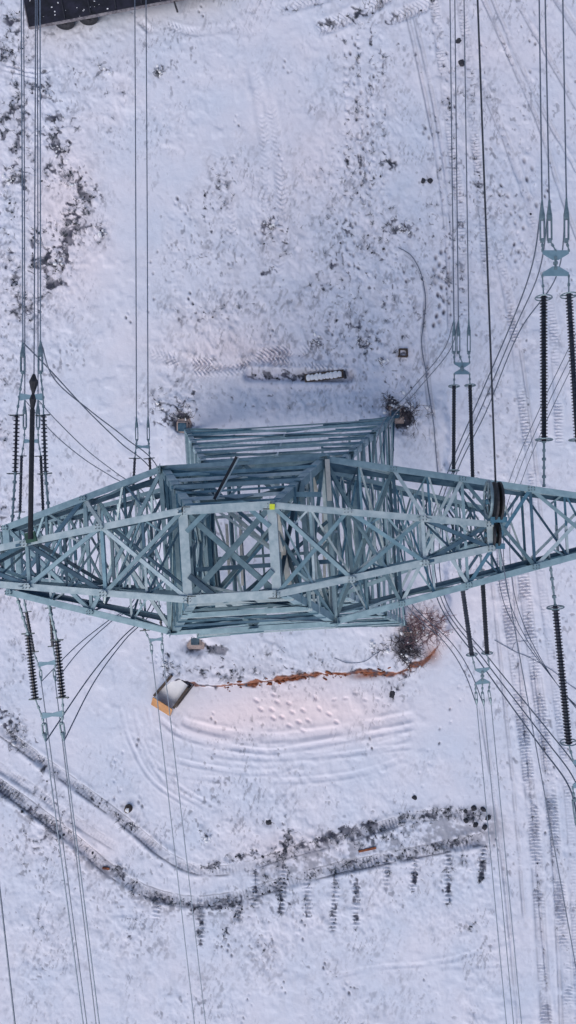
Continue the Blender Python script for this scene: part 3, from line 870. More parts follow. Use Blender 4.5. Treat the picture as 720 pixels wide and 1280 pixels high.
def arm(name_label, side, xs, hws, zus, zls, wch, wbr, first_z_drop=True, nmat=None):
    """four-chord truss arm; xs = node distances, hws / zus / zls per node"""
    def tb(i, sy): return T(side * xs[i], sy * hws[i], zus[i])
    def bb(i, sy): return T(side * xs[i], sy * hws[i] * 0.98, zls[i])
    m = MB(); mlow = MB()
    n = len(xs)
    sxv = T(side, 0, 0) - T(0, 0, 0)
    for sy in (1, -1):
        out = T(0, sy, 0) - T(0, 0, 0)
        a, b = tb(0, sy), tb(n - 1, sy)
        fl = (side * sy) < 0
        m.angle(a, b, wch, 0.026, UP, fl)
        m.angle(a + UP * 0.004 + out * 0.0 - out * (wch * 0.0), a.lerp(b, 0.35) + UP * 0.004, wch * 0.82, 0.02, UP + Vector((0, 0, 0.01)), not fl)
        a, b = bb(0, sy), bb(n - 1, sy)
        mlow.angle(a, b, wch * 0.9, 0.024, UP, fl)
    for i in range(n):
        for sy in (1, -1):
            if i: gusset(m, tb(i, sy) + UP * 0.03, UP, wch * 0.95)
    for sy in (1, -1):
        if hws[0] > 1.5:
            brk = T(0, -sy, 0) - T(0, 0, 0)
            mlow.angle(tb(0, sy) + brk * .24 - UP * .25, tb(n - 1, sy) + brk * .10 - UP * .2, wch * .6, 0.016, UP, sy * side > 0)
    # end frame
    m.angle(tb(n - 1, 1) - UP * 0.03, tb(n - 1, -1) - UP * 0.03, wch, 0.02, UP)
    m.angle(bb(n - 1, 1) - UP * 0.03, bb(n - 1, -1) - UP * 0.03, wch * 0.9, 0.02, UP)
    part = m.build('crossarm', 'steel_light' if nmat else 'steel_chord', tower)
    part['label'] = name_label
    mlow.build('lower_chord', 'steel_dark', part)
    bm_ = MB()
    for i in range(n):
        for sy in (1, -1):
            c = tb(i, sy) + UP * 0.04
            for dx in (-.07, 0, .07):
                for dy in (-.035, .035):
                    q = c + sxv * dx + Vector((0, dy, 0)); bm_.tube([q, q + UP * 0.03], 0.012, 5)
    bb_ = bm_.build('bolts', 'bolt', part); bb_['kind'] = 'stuff'
    for i in range(n - 1):
        brace(part, tb(i, 1), tb(i + 1, -1), wbr, UP, off=-0.02)
        brace(part, tb(i, -1), tb(i + 1, 1), wbr, UP, True, off=-0.055)
        if i % 2 == 0:
            brace(part, bb(i, 1), bb(i + 1, -1), wbr * 0.8, UP, off=-0.02, mat='steel_dark')
        brace(part, bb(i, -1), bb(i + 1, 1), wbr * 0.8, UP, True, off=-0.05)
        for lo, fn in ((0, tb), (1, bb)):
            if hws[i] > 0.45:
                cx_ = (fn(i, 1) + fn(i, -1) + fn(i + 1, 1) + fn(i + 1, -1)) / 4
                for sy in (1, -1):
                    mid = (fn(i, sy) + fn(i + 1, sy)) / 2
                    brace(part, mid, cx_, wbr * 0.65, UP, off=-0.10)
                    if not lo:
                        brace(part, mid, fn(i, sy).lerp(fn(i + 1, -sy), 0.27), wbr * 0.5, UP, off=-0.12)
        brace(part, tb(i, 1).lerp(tb(i + 1, 1), .5), bb(i + 1, -1), wbr * 0.55, UP, off=-0.02)
        brace(part, tb(i, -1).lerp(tb(i + 1, -1), .5), bb(i, 1), wbr * 0.55, UP, off=-0.02)
        if i:
            brace(part, tb(i, 1), tb(i, -1), wbr * 0.85, UP, off=-0.09)
            brace(part, bb(i, 1), bb(i, -1), wbr * 0.75, UP, off=-0.08)
        for sy in (1, -1):
            out = T(0, sy, 0) - T(0, 0, 0)
            if i % 2 == 0: brace(part, tb(i, sy), bb(i + 1, sy), wbr * 0.7, out, off=0.02)
            else: brace(part, bb(i, sy), tb(i + 1, sy), wbr * 0.7, out, off=0.02)
            if i: brace(part, tb(i, sy), bb(i, sy), wbr * 0.6, out, off=0.035)
    return part


def nodes_lin(x0, x1, h0, h1, zu0, zu1, zl0, zl1, n):
    t = [i / n for i in range(n + 1)]
    return [lerp(x0, x1, a) for a in t], [lerp(h0, h1, a) for a in t], [lerp(zu0, zu1, a) for a in t], [lerp(zl0, zl1, a) for a in t]


arm('upper right crossarm, longest and widest', 1, *nodes_lin(HX, 11.0, HX, 0.28, 21.8, 21.8, 20.3, 21.3, 5), 0.165, 0.095)
arm('upper left crossarm with a blunt square end', -1, *nodes_lin(HX, 6.3, HX, 0.84, 21.8, 21.8, 20.3, 21.2, 2), 0.165, 0.095)
arm('lower right crossarm seen under the upper one', 1, *nodes_lin(HW, 8.0, HW, 0.36, 16.4, 16.4, 14.7, 15.8, 6), 0.14, 0.08)
arm('lower left crossarm seen under the upper one', -1, *nodes_lin(HW, 10.2, HW, 0.45, 16.4, 16.4, 14.7, 15.8, 7), 0.14, 0.08)

# peak crossarm (earth wires), bow shaped in plan
XT = [0.96, 2.6, 4.2, 5.65]
HTt = [0.96, 0.74, 0.48, 0.26]
arm('right half of the narrow top crossarm', 1, XT, HTt, [25.0, 24.98, 24.95, 24.9], [24.3, 24.35, 24.45, 24.55], 0.145, 0.085, nmat=True)
arm('left half of the narrow top crossarm', -1, [0.96, 2.75, 4.4, 5.95], [0.96, 0.72, 0.46, 0.26], [25.0, 24.98, 24.95, 24.9], [24.3, 24.35, 24.45, 24.55], 0.145, 0.085, nmat=True)
m = MB()
for sy in (1, -1):
    m.angle(T(-0.96, sy * 0.96, 25.0), T(0.96, sy * 0.96, 25.0), 0.19, 0.024, UP, sy > 0)
    m.angle(T(sy * 0.96, -0.96, 24.94), T(sy * 0.96, 0.96, 24.94), 0.20, 0.024, UP, sy > 0)
    for sx in (1, -1):
        m.angle(T(sx * 0.96, sy * 0.96, 24.3), T(sx * 0.96, sy * 0.96, 25.0), 0.18, 0.02, Vector((sx, 0, 0)))
peak = m.build('peak_frame', 'steel_light', tower)
brace(peak, T(-0.9, -0.9, 24.97), T(0.9, 0.9, 24.97), 0.13, UP, mat='steel', off=-0.03)
brace(peak, T(-0.9, 0.9, 24.92), T(0.9, -0.9, 24.92), 0.12, UP, mat='steel', off=-0.03)
brace(peak, T(-0.9, -0.45, 25.01), T(-0.35, -0.95, 25.01), 0.12, UP, mat='steel_dark', off=-0.02)
brace(peak, T(0.9, -0.45, 25.01), T(0.4, -0.95, 25.01), 0.12, UP, mat='steel', off=-0.02)
brace(peak, T(-0.9, 0.5, 24.99), T(-0.4, 0.95, 24.99), 0.10, UP, mat='steel', off=-0.02)
brace(peak, T(0.9, 0.5, 24.99), T(0.45, 0.95, 24.99), 0.10, UP, mat='steel', off=-0.02)

# members with sunlight put into their colour, and the odd ones
def bar_px(pts, w, mat, name='brace', h=None, parent=None):
    m = MB(); m.bar(P(*pts[0]), P(*pts[1]), w, h or w * 0.4)
    o = m.build(name, mat, parent or tower)
    return o


def ang_px(a, b, w, mat, name, parent=None, n=UP, flip=False):
    m = MB(); m.angle(P(*a), P(*b), w, None, n, flip)
    return m.build(name, mat, parent or tower)


for a, b, w in [((409, 574, 21.95), (412, 626, 21.95), 0.12), ((345, 640, 24.6), (362, 735, 23.3), 0.13), ((337, 640, 24.9), (350, 690, 24.7), 0.15),
                ((409, 700, 19.3), (421, 768, 19.3), 0.10), ((404, 640, 17.5), (406, 735, 17.5), 0.09), ((388, 588, 20.0), (397, 620, 19.6), 0.12),
                ((249, 655, 15.5), (258, 712, 15.5), 0.11), ((283, 655, 13.5), (287, 730, 13.5), 0.10), ((300, 655, 13.0), (303, 732, 13.0), 0.09)]:
    o = ang_px(a, b, w, 'steel_sunlit', 'pale_bar', plan)
    o['label'] = 'pale galvanised bar with sunlight put into its colour'
o = ang_px((296, 571, 24.2), (268, 624, 24.6), 0.075, 'rubber', 'dark_bar')
o['label'] = 'loose black bar leaning up beside the top frame'
o = ang_px((298.5, 571.5, 24.22), (270.5, 624.5, 24.62), 0.03, 'steel_light', 'bar_edge')
m = MB(); m.bar(P(337, 633.5, 25.07), P(343.5, 633.5, 25.07), 0.12, 0.03); o = m.build('marker', 'yellow', tower); o['label'] = 'small yellow green painted marker on top frame'
# light brackets on the north face
for a, b, w in [((250, 628, 23.2), (300, 623, 23.2), 0.10), ((300, 624, 23.5), (328, 620, 23.5), 0.12), ((345, 618, 23.4), (402, 618, 23.4), 0.12)]:
    ang_px(a, b, w, 'steel', 'bracket', plan)

# ---- parts hung on the tower top: stringing blocks
def block(cu, v0, v1, z, label, with_disc=True):
    t = thing('cable_pulley', label, 'pulley', P(cu, (v0 + v1) / 2, z))
    c = P(cu, (v0 + v1) / 2, z); R = (v1 - v0) / 2 / F * (HC - z)
    ax = Vector((1, 0, 0))
    m = MB()
    for s_ in (-0.04, 0.07):
        m.tube([c + ax * (s_ - 0.022), c + ax * (s_ + 0.022)], R, 28)
    m.build('sheave', 'rubber', t)
    if with_disc:
        m = MB(); cc = c + Vector((-0.17, 0.05, 0.02))
        m.ring(cc, ax, R * 0.9, 0.035, 28, 6)
        for k in range(6):
            th = k * math.pi / 3
            m.tube([cc, cc + Vector((0, math.cos(th), math.sin(th))) * R * 0.9], 0.018, 5)
        m.build('spoked_wheel', 'fitting', t)
    m = MB(); m.tube([c - ax * 0.22, c + ax * 0.16], 0.06, 12); m.build('hub', 'blue', t); m = MB(); m.bar(c + Vector((-0.15, -R * 0.9, R * 0.3)), c + Vector((0.2, -R * 0.9, R * 0.3)), 0.12, 0.10); m.tube([c + Vector((-0.1, -R * 0.9, R * 0.3)), c + Vector((-0.1, -R * 1.15, R * 0.3))], 0.03, 8)
    m.build('bracket', 'blue', t)
    m = MB(); m.bar(c + Vector((0.13, -R * 1.1, 0)), c + Vector((0.13, R * 0.5, 0)), 0.02, 0.14, UP)
    m.build('side_plate', 'steel_dark', t)
    return t


block(620, 602, 652, 24.9, 'large black cable pulley with a spoked wheel, right tip of the top crossarm')
block(618, 652, 684, 24.75, 'small black cable pulley just below the larger pulley', False)


# ------------------------------------------------------------------ insulators and wires
def insulator(parent, a, b, rc, rs, pitch, mat='insul'):
    m = MB()
    d = b - a; L = d.length; n = max(4, int(L / pitch))
    pts = []; rad = []
    for i in range(n):
        for (t, r) in ((0.0, rc), (0.35, rc), (0.5, rs), (0.62, rs * 0.96), (0.72, rc)):
            pts.append(a + d * ((i + t) / n)); rad.append(r)
    pts.append(b); rad.append(rc)
    m.tube(pts, rc, 10, True, rad)
    o = m.build('insulator', mat, parent, smooth=False)
    return o


def rod(par, a, b, r=0.025):
    m = MB(); rod_geo(m, a, b, r)
    return m.build('link', 'fitting', par)


def rod_geo(m, a, b, r=0.025):
    """link of shackles: thin rod with fatter joints"""
    m.tube([a, b], r, 6)
    L = (b - a).length
    k = max(2, int(L / 0.22))
    for i in range(k + 1):
        c = a.lerp(b, i / k); d = (b - a).normalized()
        m.tube([c - d * 0.035, c + d * 0.035], r * (1.9 if i % 2 else 1.5), 6)


def clamp(parent, a, b, r=0.045):
    """dead-end clamp: forked plates with a slot, then a tube"""
    m = MB(); d = (b - a); s = Vector((d.y, -d.x, 0)).normalized()
    for k in (-1, 1):
        m.bar(a.lerp(b, 0.0) + s * r * 1.1 * k, a.lerp(b, 0.55) + s * r * 1.1 * k, r * 0.6, r * 1.5)
    m.tube([a - d * 0.06, a + d * 0.03], r * 1.2, 6)
    m.tube([a.lerp(b, 0.5), a.lerp(b, 0.62), a.lerp(b, 0.8), b], r, 7, True, [r * 1.5, r * 1.6, r * 0.9, r * 0.5])
    return m.build('clamp', 'fitting', parent)


def tension_set(label, zat, zy, strings, yoke, clamps, ins_r=(0.05, 0.08, 0.07), rings=True, double_yoke=False, col='insul', ring_r=0.22, cross=False, crd=0.045):
    """strings: [(attach uv, insulator start uv, insulator end uv)], yoke: (u0,v0,u1,v1[,v_mid]), clamps: [(u0,v0,u1,v1)]"""
    c0 = strings[0][0]
    t = thing('insulator_set', label, 'insulator set', P(c0[0], c0[1], zat), 'insulator sets holding the wires')
    lk = t
    for (at, i0, i1) in strings:
        tot = math.hypot(at[0] - i1[0], at[1] - i1[1])
        f0 = math.hypot(at[0] - i0[0], at[1] - i0[1]) / tot
        z0 = lerp(zat, zy, f0)
        A = P(*at, zat); B = P(*i0, z0); C = P(*i1, zy + 0.03)
        rod(lk, A, B, 0.03)
        insulator(t, B, C, *ins_r, mat=col)
        d = (C - B).normalized()
        if rings:
            for q, e in ((B, 1), (C, -1)):
                rg = MB(); rg.ring(q + d * 0.05 * e, d, ring_r, 0.018, 24, 5)
                s = d.cross(UP).normalized()
                rg.bar(q + d * 0.05 * e - s * ring_r, q + d * 0.05 * e + s * ring_r, 0.03, 0.02)
                rg.build('grading_ring', 'fitting', t)
        if cross:
            s = d.cross(UP).normalized()
            for q in (C, B):
                rg = MB(); rg.bar(q - s * 0.17, q + s * 0.17, 0.035, 0.03)
                rg.tube([q - s * 0.17, q - s * 0.17 + UP * 0.1], 0.015, 5)
                rg.build('arcing_horn', 'bolt', t)
    # yoke plates
    u0, v0, u1, v1 = yoke[:4]
    a, b = P(u0, v0, zy), P(u1, v1, zy)
    dirn = 1 if clamps[0][1] > v0 else -1    # clamps lie below (+1) or above (-1) in the picture
    mid = (a + b) / 2
    f = Vector((0, -dirn, 0))
    w = (b - a)
    yk = MB(); yk2 = MB()
    if double_yoke:
        h = w.length * 0.36
        yk.prism([a + f * 0.0, a + f * h * .35, mid + f * h + w * -.12, mid + f * h + w * .12, b + f * h * .35, b, ][::(1 if dirn < 0 else 1)], 0.03)
        g = yoke[4]
        a2, b2 = P(u0 + 0, g, zy), P(u1, g + (v1 - v0), zy)
        mid2 = (a2 + b2) / 2
        yk2.prism([a2, a2 - f * h * .35, mid2 - f * h - w * .12, mid2 - f * h + w * .12, b2 - f * h * .35, b2], 0.03)
        rod(lk, mid + f * h * 0.8, mid2 - f * h * 0.8, 0.035)
        src = (a2, b2)
    else:
        h = w.length * 0.3
        yk.prism([a - f * h * .4 + w * .04, a + f * h * .1 - w * .06, a + f * h * .6 + w * .06, mid + f * h * .35, b + f * h * .6 - w * .06, b + f * h * .1 + w * .06, b - f * h * .4 - w * .04, mid - f * h * .15], 0.03)
        src = (a, b)
    yk.build('yoke_plate', 'yoke', t)
    if yk2.v: yk2.build('yoke_plate', 'yoke', t)
    for (at, i0, i1), q in zip(strings, (a, b)):
        rod(lk, P(*i1, zy + 0.03), q, 0.02)
    ends = []
    for i, (ua, va, ub, vb) in enumerate(clamps):
        A = P(ua, va, zy - 0.02); B = P(ub, vb, zy - 0.05)
        k = i / max(1, len(clamps) - 1)
        rod(lk, src[0].lerp(src[1], k), A, 0.02)
        clamp(t, A, B, crd)
        ends.append((ub, vb, zy - 0.05))
    return ends


def conductor(start, far_uv, label, r=0.021, mat='wire', slope=0.07, group=None, length=190):
    """wire from a clamp, through the given picture point, then on over the land with sag"""
    a = P(*start)
    z = start[2]
    for _ in range(8):
        b = P(far_uv[0], far_uv[1], z)
        s = math.hypot(b.x - a.x, b.y - a.y)
        z = start[2] - slope * s + slope / 200 * s * s
    d = Vector((b.x - a.x, b.y - a.y, 0)).normalized()
    pts = []
    n = 60
    for i in range(n + 1):
        s = length * (i / n) ** 1.6
        pts.append(Vector((a.x + d.x * s, a.y + d.y * s, start[2] - slope * s + slope / 200 * s * s)))
    m = MB(); m.tube(pts, r, 6)
    o = m.build('power_line', mat)
    tag(o, label, 'power line', group)
    return o


def loop(pts, label, r=0.021, mat='wire', group='jumper cables looping under the tower arms'):
    m = MB(); m.tube(catmull([P(*p) for p in pts], 10), r, 6)
    o = m.build('jumper_cable', mat)
    tag(o, label, 'jumper cable', group)
    return o


WG = 'overhead power lines'
# --- right, upper arm (large, three-wire bundle)
e = tension_set('largest insulator set at upper right, two long black ribbed strings and blue triangular plates', 21.7, 21.3,
                [((680, 607), (680, 552), (679.5, 370)), ((726, 612), (722, 552), (711, 367))],
                (678, 345, 711, 345, 313), [(678, 300, 677.5, 250), (687, 300, 686.5, 250), (708, 300, 708, 248)],
                (0.062, 0.105, 0.085), True, True, crd=0.05)
for (s, f_, nm) in zip(e, [(674, 0), (681.5, 0), (703.5, 0)], ['leftmost', 'middle', 'rightmost']):
    conductor(s, f_, f'{nm} wire of three rising from the largest insulator set, upper right', 0.021, group=WG)
e2 = tension_set('insulator set leaving the photo at lower right, one long black ribbed string in view', 21.7, 21.3,
                 [((686, 690), (694, 757), (711, 930)), ((728, 685), (737, 750), (752, 925))],
                 (716, 950, 752, 948, 985), [(718, 1000, 724, 1045), (734, 1000, 740, 1045), (752, 998, 758, 1043)],
                 (0.062, 0.105, 0.085), True, True, crd=0.05)
for (s, f_, nm) in zip(e2, [(752, 1280), (766, 1280), (784, 1280)], ['nearest', 'middle', 'farthest']):
    conductor(s, f_, f'{nm} wire of the three leaving low at the right edge of the photo', 0.021, group=WG)
# --- right, lower arm
e3 = tension_set('insulator set with two slim black strings and small triangular plates above the right arm', 16.2, 15.9,
                 [((567, 616), (567, 590), (567.5, 481)), ((592, 622), (591, 600), (587.5, 480))],
                 (568, 468, 587, 468, 453), [(567.5, 440, 567.5, 400), (573, 440, 573, 400), (586, 440, 586, 398)],
                 (0.062, 0.075, 0.09), True, True, ring_r=0.19)
for (s, f_, nm) in zip(e3, [(562.5, 0), (568.5, 0), (580, 0)], ['leftmost', 'middle', 'rightmost']):
    conductor(s, f_, f'{nm} wire of the close three rising just left of the dark earth wire', 0.02, group=WG)
e4 = tension_set('insulator set with two slim black strings below the right arm, beside the reddish bush', 16.2, 15.9,
                 [((574, 690), (578, 735), (590, 820)), ((600, 686), (603, 722), (609, 818))],
                 (594, 836, 612, 834, 856), [(595, 866, 596, 882), (603, 866, 605, 883), (611, 864, 614, 881)],
                 (0.075, 0.09, 0.09), True, True, ring_r=0.19, crd=0.035)
for (s, f_, nm) in zip(e4, [(633, 1280), (642, 1280), (652, 1280)], ['leftmost', 'middle', 'rightmost']):
    conductor(s, f_, f'{nm} wire of the pale three running down at lower right', 0.016, 'wire_pale', group=WG)
# --- left, upper arm (A) and lower arm (B), overlapping
e5 = tension_set('outer insulator set at far left above the arm, its slender strings flanking the black rod', 21.7, 21.35,
                 [((15, 656), (19, 592), (21, 519)), ((61, 641), (57, 592), (54.5, 519))],
                 (24, 497, 54, 497), [(28.5, 465, 28.5, 428), (50.5, 465, 50.5, 426)], (0.035, 0.085, 0.10), False, False, cross=True)
for (s, f_, nm) in zip(e5, [(26.5, 0), (50, 0)], ['left', 'right']):
    conductor(s, f_, f'{nm} wire of the wider pair rising at far left beside the black rod', 0.018, 'wire_pale', group=WG)
e6 = tension_set('inner smaller insulator set at far left above the arm, between the outer pair of strings', 16.2, 15.95,
                 [((22, 655), (25, 640), (27, 570)), ((55, 652), (54, 640), (51, 570))],
                 (30, 552, 48, 552), [(31, 535, 31, 500), (47.5, 535, 47.5, 500)], (0.045, 0.06, 0.10), False, False, cross=True)
for (s, f_, nm) in zip(e6, [(29.5, 0), (46.5, 0)], ['left', 'right']):
    conductor(s, f_, f'{nm} wire of the closer pair rising at far left between the wider pair', 0.02, 'wire', group=WG)
e7 = tension_set('outer insulator set at far left below the arm, with screw-like strings and lowest plate', 21.7, 21.3,
                 [((20, 742), (35, 792), (44, 874)), ((61, 757), (71, 800), (78, 872))],
                 (52, 894, 79, 891), [(55, 905, 57, 927), (77, 904, 80, 926)], (0.045, 0.10, 0.085), False, False, cross=True)
for (s, f_, nm) in zip(e7, [(104, 1280), (124, 1280)], ['left', 'right']):
    conductor(s, f_, f'{nm} wire of the wider pair at lower left, leaving the lowest plate', 0.018, 'wire_pale', group=WG)
e8 = tension_set('inner insulator set at far left below the arm, its shorter strings ending higher', 16.2, 15.95,
                 [((26, 728), (33, 765), (42, 815)), ((62, 733), (63, 760), (66, 808))],
                 (48, 830, 70, 827), [(50.5, 838, 51.5, 852), (67.5, 838, 69, 852)], (0.05, 0.065, 0.10), False, False, cross=True, crd=0.035)
for (s, f_, nm) in zip(e8, [(108.5, 1280), (120, 1280)], ['left', 'right']):
    conductor(s, f_, f'{nm} wire of the closer pair at lower left, starting at the upper plate', 0.019, 'wire', group=WG)
# --- left, lower arm, inner pair (C)
e9 = tension_set('small insulator set above the left arm near the tower body, with a short plate', 16.2, 15.95,
                 [((166, 624), (166.5, 612), (168.5, 573)), ((190, 617), (189, 608), (187, 573))],
                 (170, 559, 186.5, 559), [(171, 550, 170.5, 519), (185.5, 550, 185, 519)], (0.04, 0.055, 0.10), False, False, cross=True, crd=0.035)
for (s, f_, nm) in zip(e9, [(168.5, 0), (182.5, 0)], ['left', 'right']):
    conductor(s, f_, f'{nm} wire of the lone pair rising left of the tower', 0.019, group=WG)
e10 = tension_set('small insulator set below the left arm beside the orange plywood box', 16.2, 15.95,
                  [((174, 745), (178, 765), (181, 788)), ((198, 748), (200, 768), (202, 788))],
                  (187, 800, 203, 798), [(189, 806, 190, 819), (202.5, 805, 203.5, 818)], (0.04, 0.055, 0.10), False, False, cross=True, crd=0.035)
for (s, f_, nm) in zip(e10, [(243, 1280), (257, 1280)], ['left', 'right']):
    conductor(s, f_, f'{nm} wire of the pair running down past the orange plywood box', 0.017, 'wire_pale', group=WG)

# --- earth wires
conductor((619.5, 604, 24.9), (597, 0), 'single dark earth wire rising from the black pulley on the top crossarm', 0.022, 'wire_dark', 0.05, WG)
conductor((625, 684, 24.75), (664, 900), 'single faint earth wire running down from the right tip of the top crossarm', 0.012, 'wire', 0.05, WG)
conductor((-44, 728, 24.8), (-0.5, 1110), 'single dark wire crossing the bottom left corner of the photo', 0.02, 'wire', 0.05, WG)
t = thing('tension_rod', 'thick black rod tied between the left top crossarm and a wire at far left', 'rod', P(38, 672, 25.05))
m = MB(); m.tube([P(38, 674, 25.1), P(39, 600, 25.0), P(40.5, 512, 24.75)], 0.055, 8); m.build('rod_body', 'rubber', t)
m = MB(); m.tube([P(40.5, 514, 24.75), P(41, 500, 24.74), P(41.5, 492, 24.72), P(42, 478, 24.7), P(42.5, 468, 24.68)], 0.05, 8, True, [0.03, 0.075, 0.03, 0.10, 0.03]); m.build('hook', 'rubber', t)
m = MB(); m.bar(P(32, 673, 25.06), P(45, 670, 25.06), 0.22, 0.06); m.build('strap', 'strap', t)
conductor((42.5, 468, 24.68), (44.5, 0), 'single wire rising at far left from the hook on the black rod', 0.014, 'wire', 0.05, WG)

# --- jumpers
for i, (s, x2) in enumerate(zip(e, e2)):
    o = i * 7
    loop([s, (s[0] - 12, 330 + o, 19.6), (640 + o * .6, 402 + o, 17.6), (598 + o * .7, 500 + o, 15.2), (560 + o * 0.8, 590, 13.4), (536 + o, 668, 12.6), (548 + o * 0.7, 752, 13.4),
          (603 + o * .8, 832 - o * .4, 15.4), (672 + o, 928 - o, 18.4), (712 + o, 985 - o * 1.2, 20.4), x2],
         f'{["left", "middle", "right"][i]} cable of three thick ones looping from the largest insulator set', 0.021 if i else 0.024)
for i, (s, x2) in enumerate(zip(e3[:2], e4[:2])):
    o = i * 8
    loop([s, (553 + o, 440, 14.9), (510 + o, 492, 13.4), (474 + o, 540, 12.2), (462 + o, 650, 11.2), (500 + o, 745, 12.2), (555 + o, 802, 14.2), (580 + o, 840, 15.2), x2],
         f'{["left", "right"][i]} cable looping from the slim double string set behind the tower body', 0.017)
for i, (s, x2) in enumerate(zip(e5, e7)):
    o = i * 6
    loop([s, (62 + o, 462 + o * 2, 20.6), (108 + o, 512 + o * .4, 18.9), (150 + o, 553 - o, 17.4), (192 + o, 592 - o, 15.6), (215 + o, 670, 14.2), (188 + o, 757, 15.8), (150 + o, 800, 17.6), (112 + o, 846 + o, 19.6), x2],
         f'{["lower", "upper"][i]} of two long cables looping from the outer far left insulator set', 0.019)
for i, (s, x2) in enumerate(zip(e6, e8)):
    o = i * 5
    loop([s, (66 + o, 541 - o * 3, 15.4), (104 + o, 573 - o * 2, 14.4), (140 + o, 596 - o, 13.7), (180 + o, 622, 13.0), (196 + o, 680, 12.6), (166 + o, 752, 13.2), (135 + o, 776, 14.2), (95 + o, 808 + o, 15.3), x2],
         f'{["lower", "upper"][i]} of two short cables looping from the inner far left insulator set', 0.018)
for i in range(3):
    o = i * 11
    loop([(770 + o * .4, 320, 21.2), (742 + o * .6, 372, 20.4), (716 + o * .7, 425, 19.4), (676 + o * .7, 508, 17.8), (640 + o * .7, 592, 16.4), (622 + o * .7, 660, 15.8), (632 + o * .7, 760, 16.2), (700, 860, 18), (760 + o, 930, 20.5)],
         f'{["left", "middle", "right"][i]} cable of the three crossing under the outer right arm', 0.013)
# thin cable lying on the snow at right
m = MB(); pts = [(618, 800), (632, 808), (645, 815), (662, 822), (690, 838), (712, 856), (745, 878)]
m.tube([G(p.x, p.y, 0.03) for p in catmull([(a, b, 0) for a, b in pts], 8)], 0.018, 5)
o = m.build('ground_cable', 'hose'); tag(o, 'thin grey cable lying across the wheel tracks at the right edge', 'cable')
m = MB(); pts = [(640, 812), (644, 803), (655, 801), (660, 802)]
m.tube([G(p.x, p.y, 0.03) for p in catmull([(a, b, 0) for a, b in pts], 8)], 0.014, 5)
o = m.build('ground_cable', 'hose'); tag(o, 'short curl of wire beside the long cable on the wheel tracks', 'cable')
m = MB(); pts = [(418, 820), (435, 826), (455, 824), (468, 815), (474, 812)]
m.tube([G(p.x, p.y, 0.03) for p in catmull([(a, b, 0) for a, b in pts], 8)], 0.014, 5)
o = m.build('ground_cable', 'hose'); tag(o, 'thin wire curving over the pad left of the bush', 'cable')
m = MB(); pts = [(498, 310), (514, 320), (526, 342), (532, 372), (530, 400), (527, 430), (533, 470), (540, 530), (546, 600)]
m.tube([G(p.x, p.y, 0.02) for p in catmull([(a, b, 0) for a, b in pts], 8)], 0.028, 6)
o = m.build('hose', 'hose'); tag(o, 'grey blue hose curving down the snow above the top right tower foot', 'hose')


# ------------------------------------------------------------------ things on the ground
def footing(cu, cv, label):
    c = G(cu, cv, 0); c.z = 0.25
    t = thing('concrete_footing', label, 'footing', (c.x, c.y, 0), 'concrete footings under the tower feet')
    m = MB()
    s = 0.5
    m.bar(c + Vector((0, -s, -0.2)), c + Vector((0, s, -0.2)), 2 * s, 0.5)
    m.bar(c + Vector((0, -s * .62, 0.10)), c + Vector((0, s * .62, 0.10)), 1.24 * s, 0.12)
    m.build('plinth', 'concrete', t)
    m = MB(); m.bar(c + Vector((0, -.24, 0.185)), c + Vector((0, .24, 0.185)), 0.48, 0.03); m.build('base_plate', 'steel_dark', t)
    m = MB()
    for x in (-.18, .18):
        for y in (-.18, .18):
            m.tube([c + Vector((x, y, 0.19)), c + Vector((x, y, 0.32))], 0.025, 6)
    m.build('anchor_bolts', 'bolt', t)


feet = [proj(corner(k, ZB)) for k in range(4)]
for (q, lab) in zip(feet, ['footing at the top left tower foot, in a dark soil ring', 'footing at the top right tower foot, half hidden by twigs',
                           'footing at the lower right tower foot, beside the reddish bush', 'pinkish footing at the lower left tower foot, in bare grey soil']):
    footing(q[0], q[1], lab + '' if 'concrete' in lab else 'concrete ' + lab)


def bush(cu, cv, R, H, n, label, mat, name='bush', seedr=1, curl=1.0, snow=0.5):
    random.seed(seedr)
    c = G(cu, cv, -0.05)
    t = thing(name, label, 'bush', tuple(c))
    m = MB(); sn = MB()
    ph = [random.uniform(0, 6.28) for _ in range(3)]

    def grow(p, d, l, r, depth):
        k = 3
        pts = [p]
        for j in range(k):
            d = (d + Vector((random.uniform(-1, 1), random.uniform(-1, 1), random.uniform(-.45, .35))) * 0.34 * curl).normalized()
            pts.append(pts[-1] + d * l / k)
        m.tube(pts, r, 4, False, [max(0.004, r * (1 - 0.18 * j)) for j in range(k + 1)])
        if depth == 0:
            if random.random() < 0.10 * snow:
                s_ = random.uniform(0.02, 0.05); sn.lump(pts[-1], s_ * 1.3, s_, s_ * .6, 5)
            return
        for _ in range(random.choice([2, 2, 3])):
            d2 = (d + Vector((random.uniform(-1, 1), random.uniform(-1, 1), random.uniform(-.4, .6))) * 0.85).normalized()
            grow(pts[random.choice([1, 2, 3])], d2, l * random.uniform(.5, .85), r * 0.62, depth - 1)

    ns = max(7, n // 5)
    for i in range(ns):
        th = random.uniform(0, 6.28)
        lob = 0.62 + 0.28 * math.sin(2 * th + ph[0]) + 0.22 * math.sin(3 * th + ph[1])
        off = random.uniform(0, .45) * R
        a2 = random.uniform(0, 6.28)
        p = c + Vector((math.cos(a2) * off, math.sin(a2) * off, 0))
        d = Vector((math.cos(th), math.sin(th), random.uniform(0.3, 1.2) * H / R)).normalized()
        grow(p, d, R * 0.52 * max(.35, lob), 0.013 * R + 0.008, 3)
    for i in range(int(2 + 7 * snow * R)):
        a2 = random.uniform(0, 6.28); q = random.uniform(.1, .85) * R; s_ = random.uniform(.04, .10)
        sn.lump(c + Vector((math.cos(a2) * q, math.sin(a2) * q, random.uniform(.05, .3))), s_ * 1.4, s_, s_ * .6, 6, random.uniform(0, 3))
    m.build('twigs', mat, t)
    if sn.v: sn.build('snow_clumps', 'snow_obj', t)
    return t


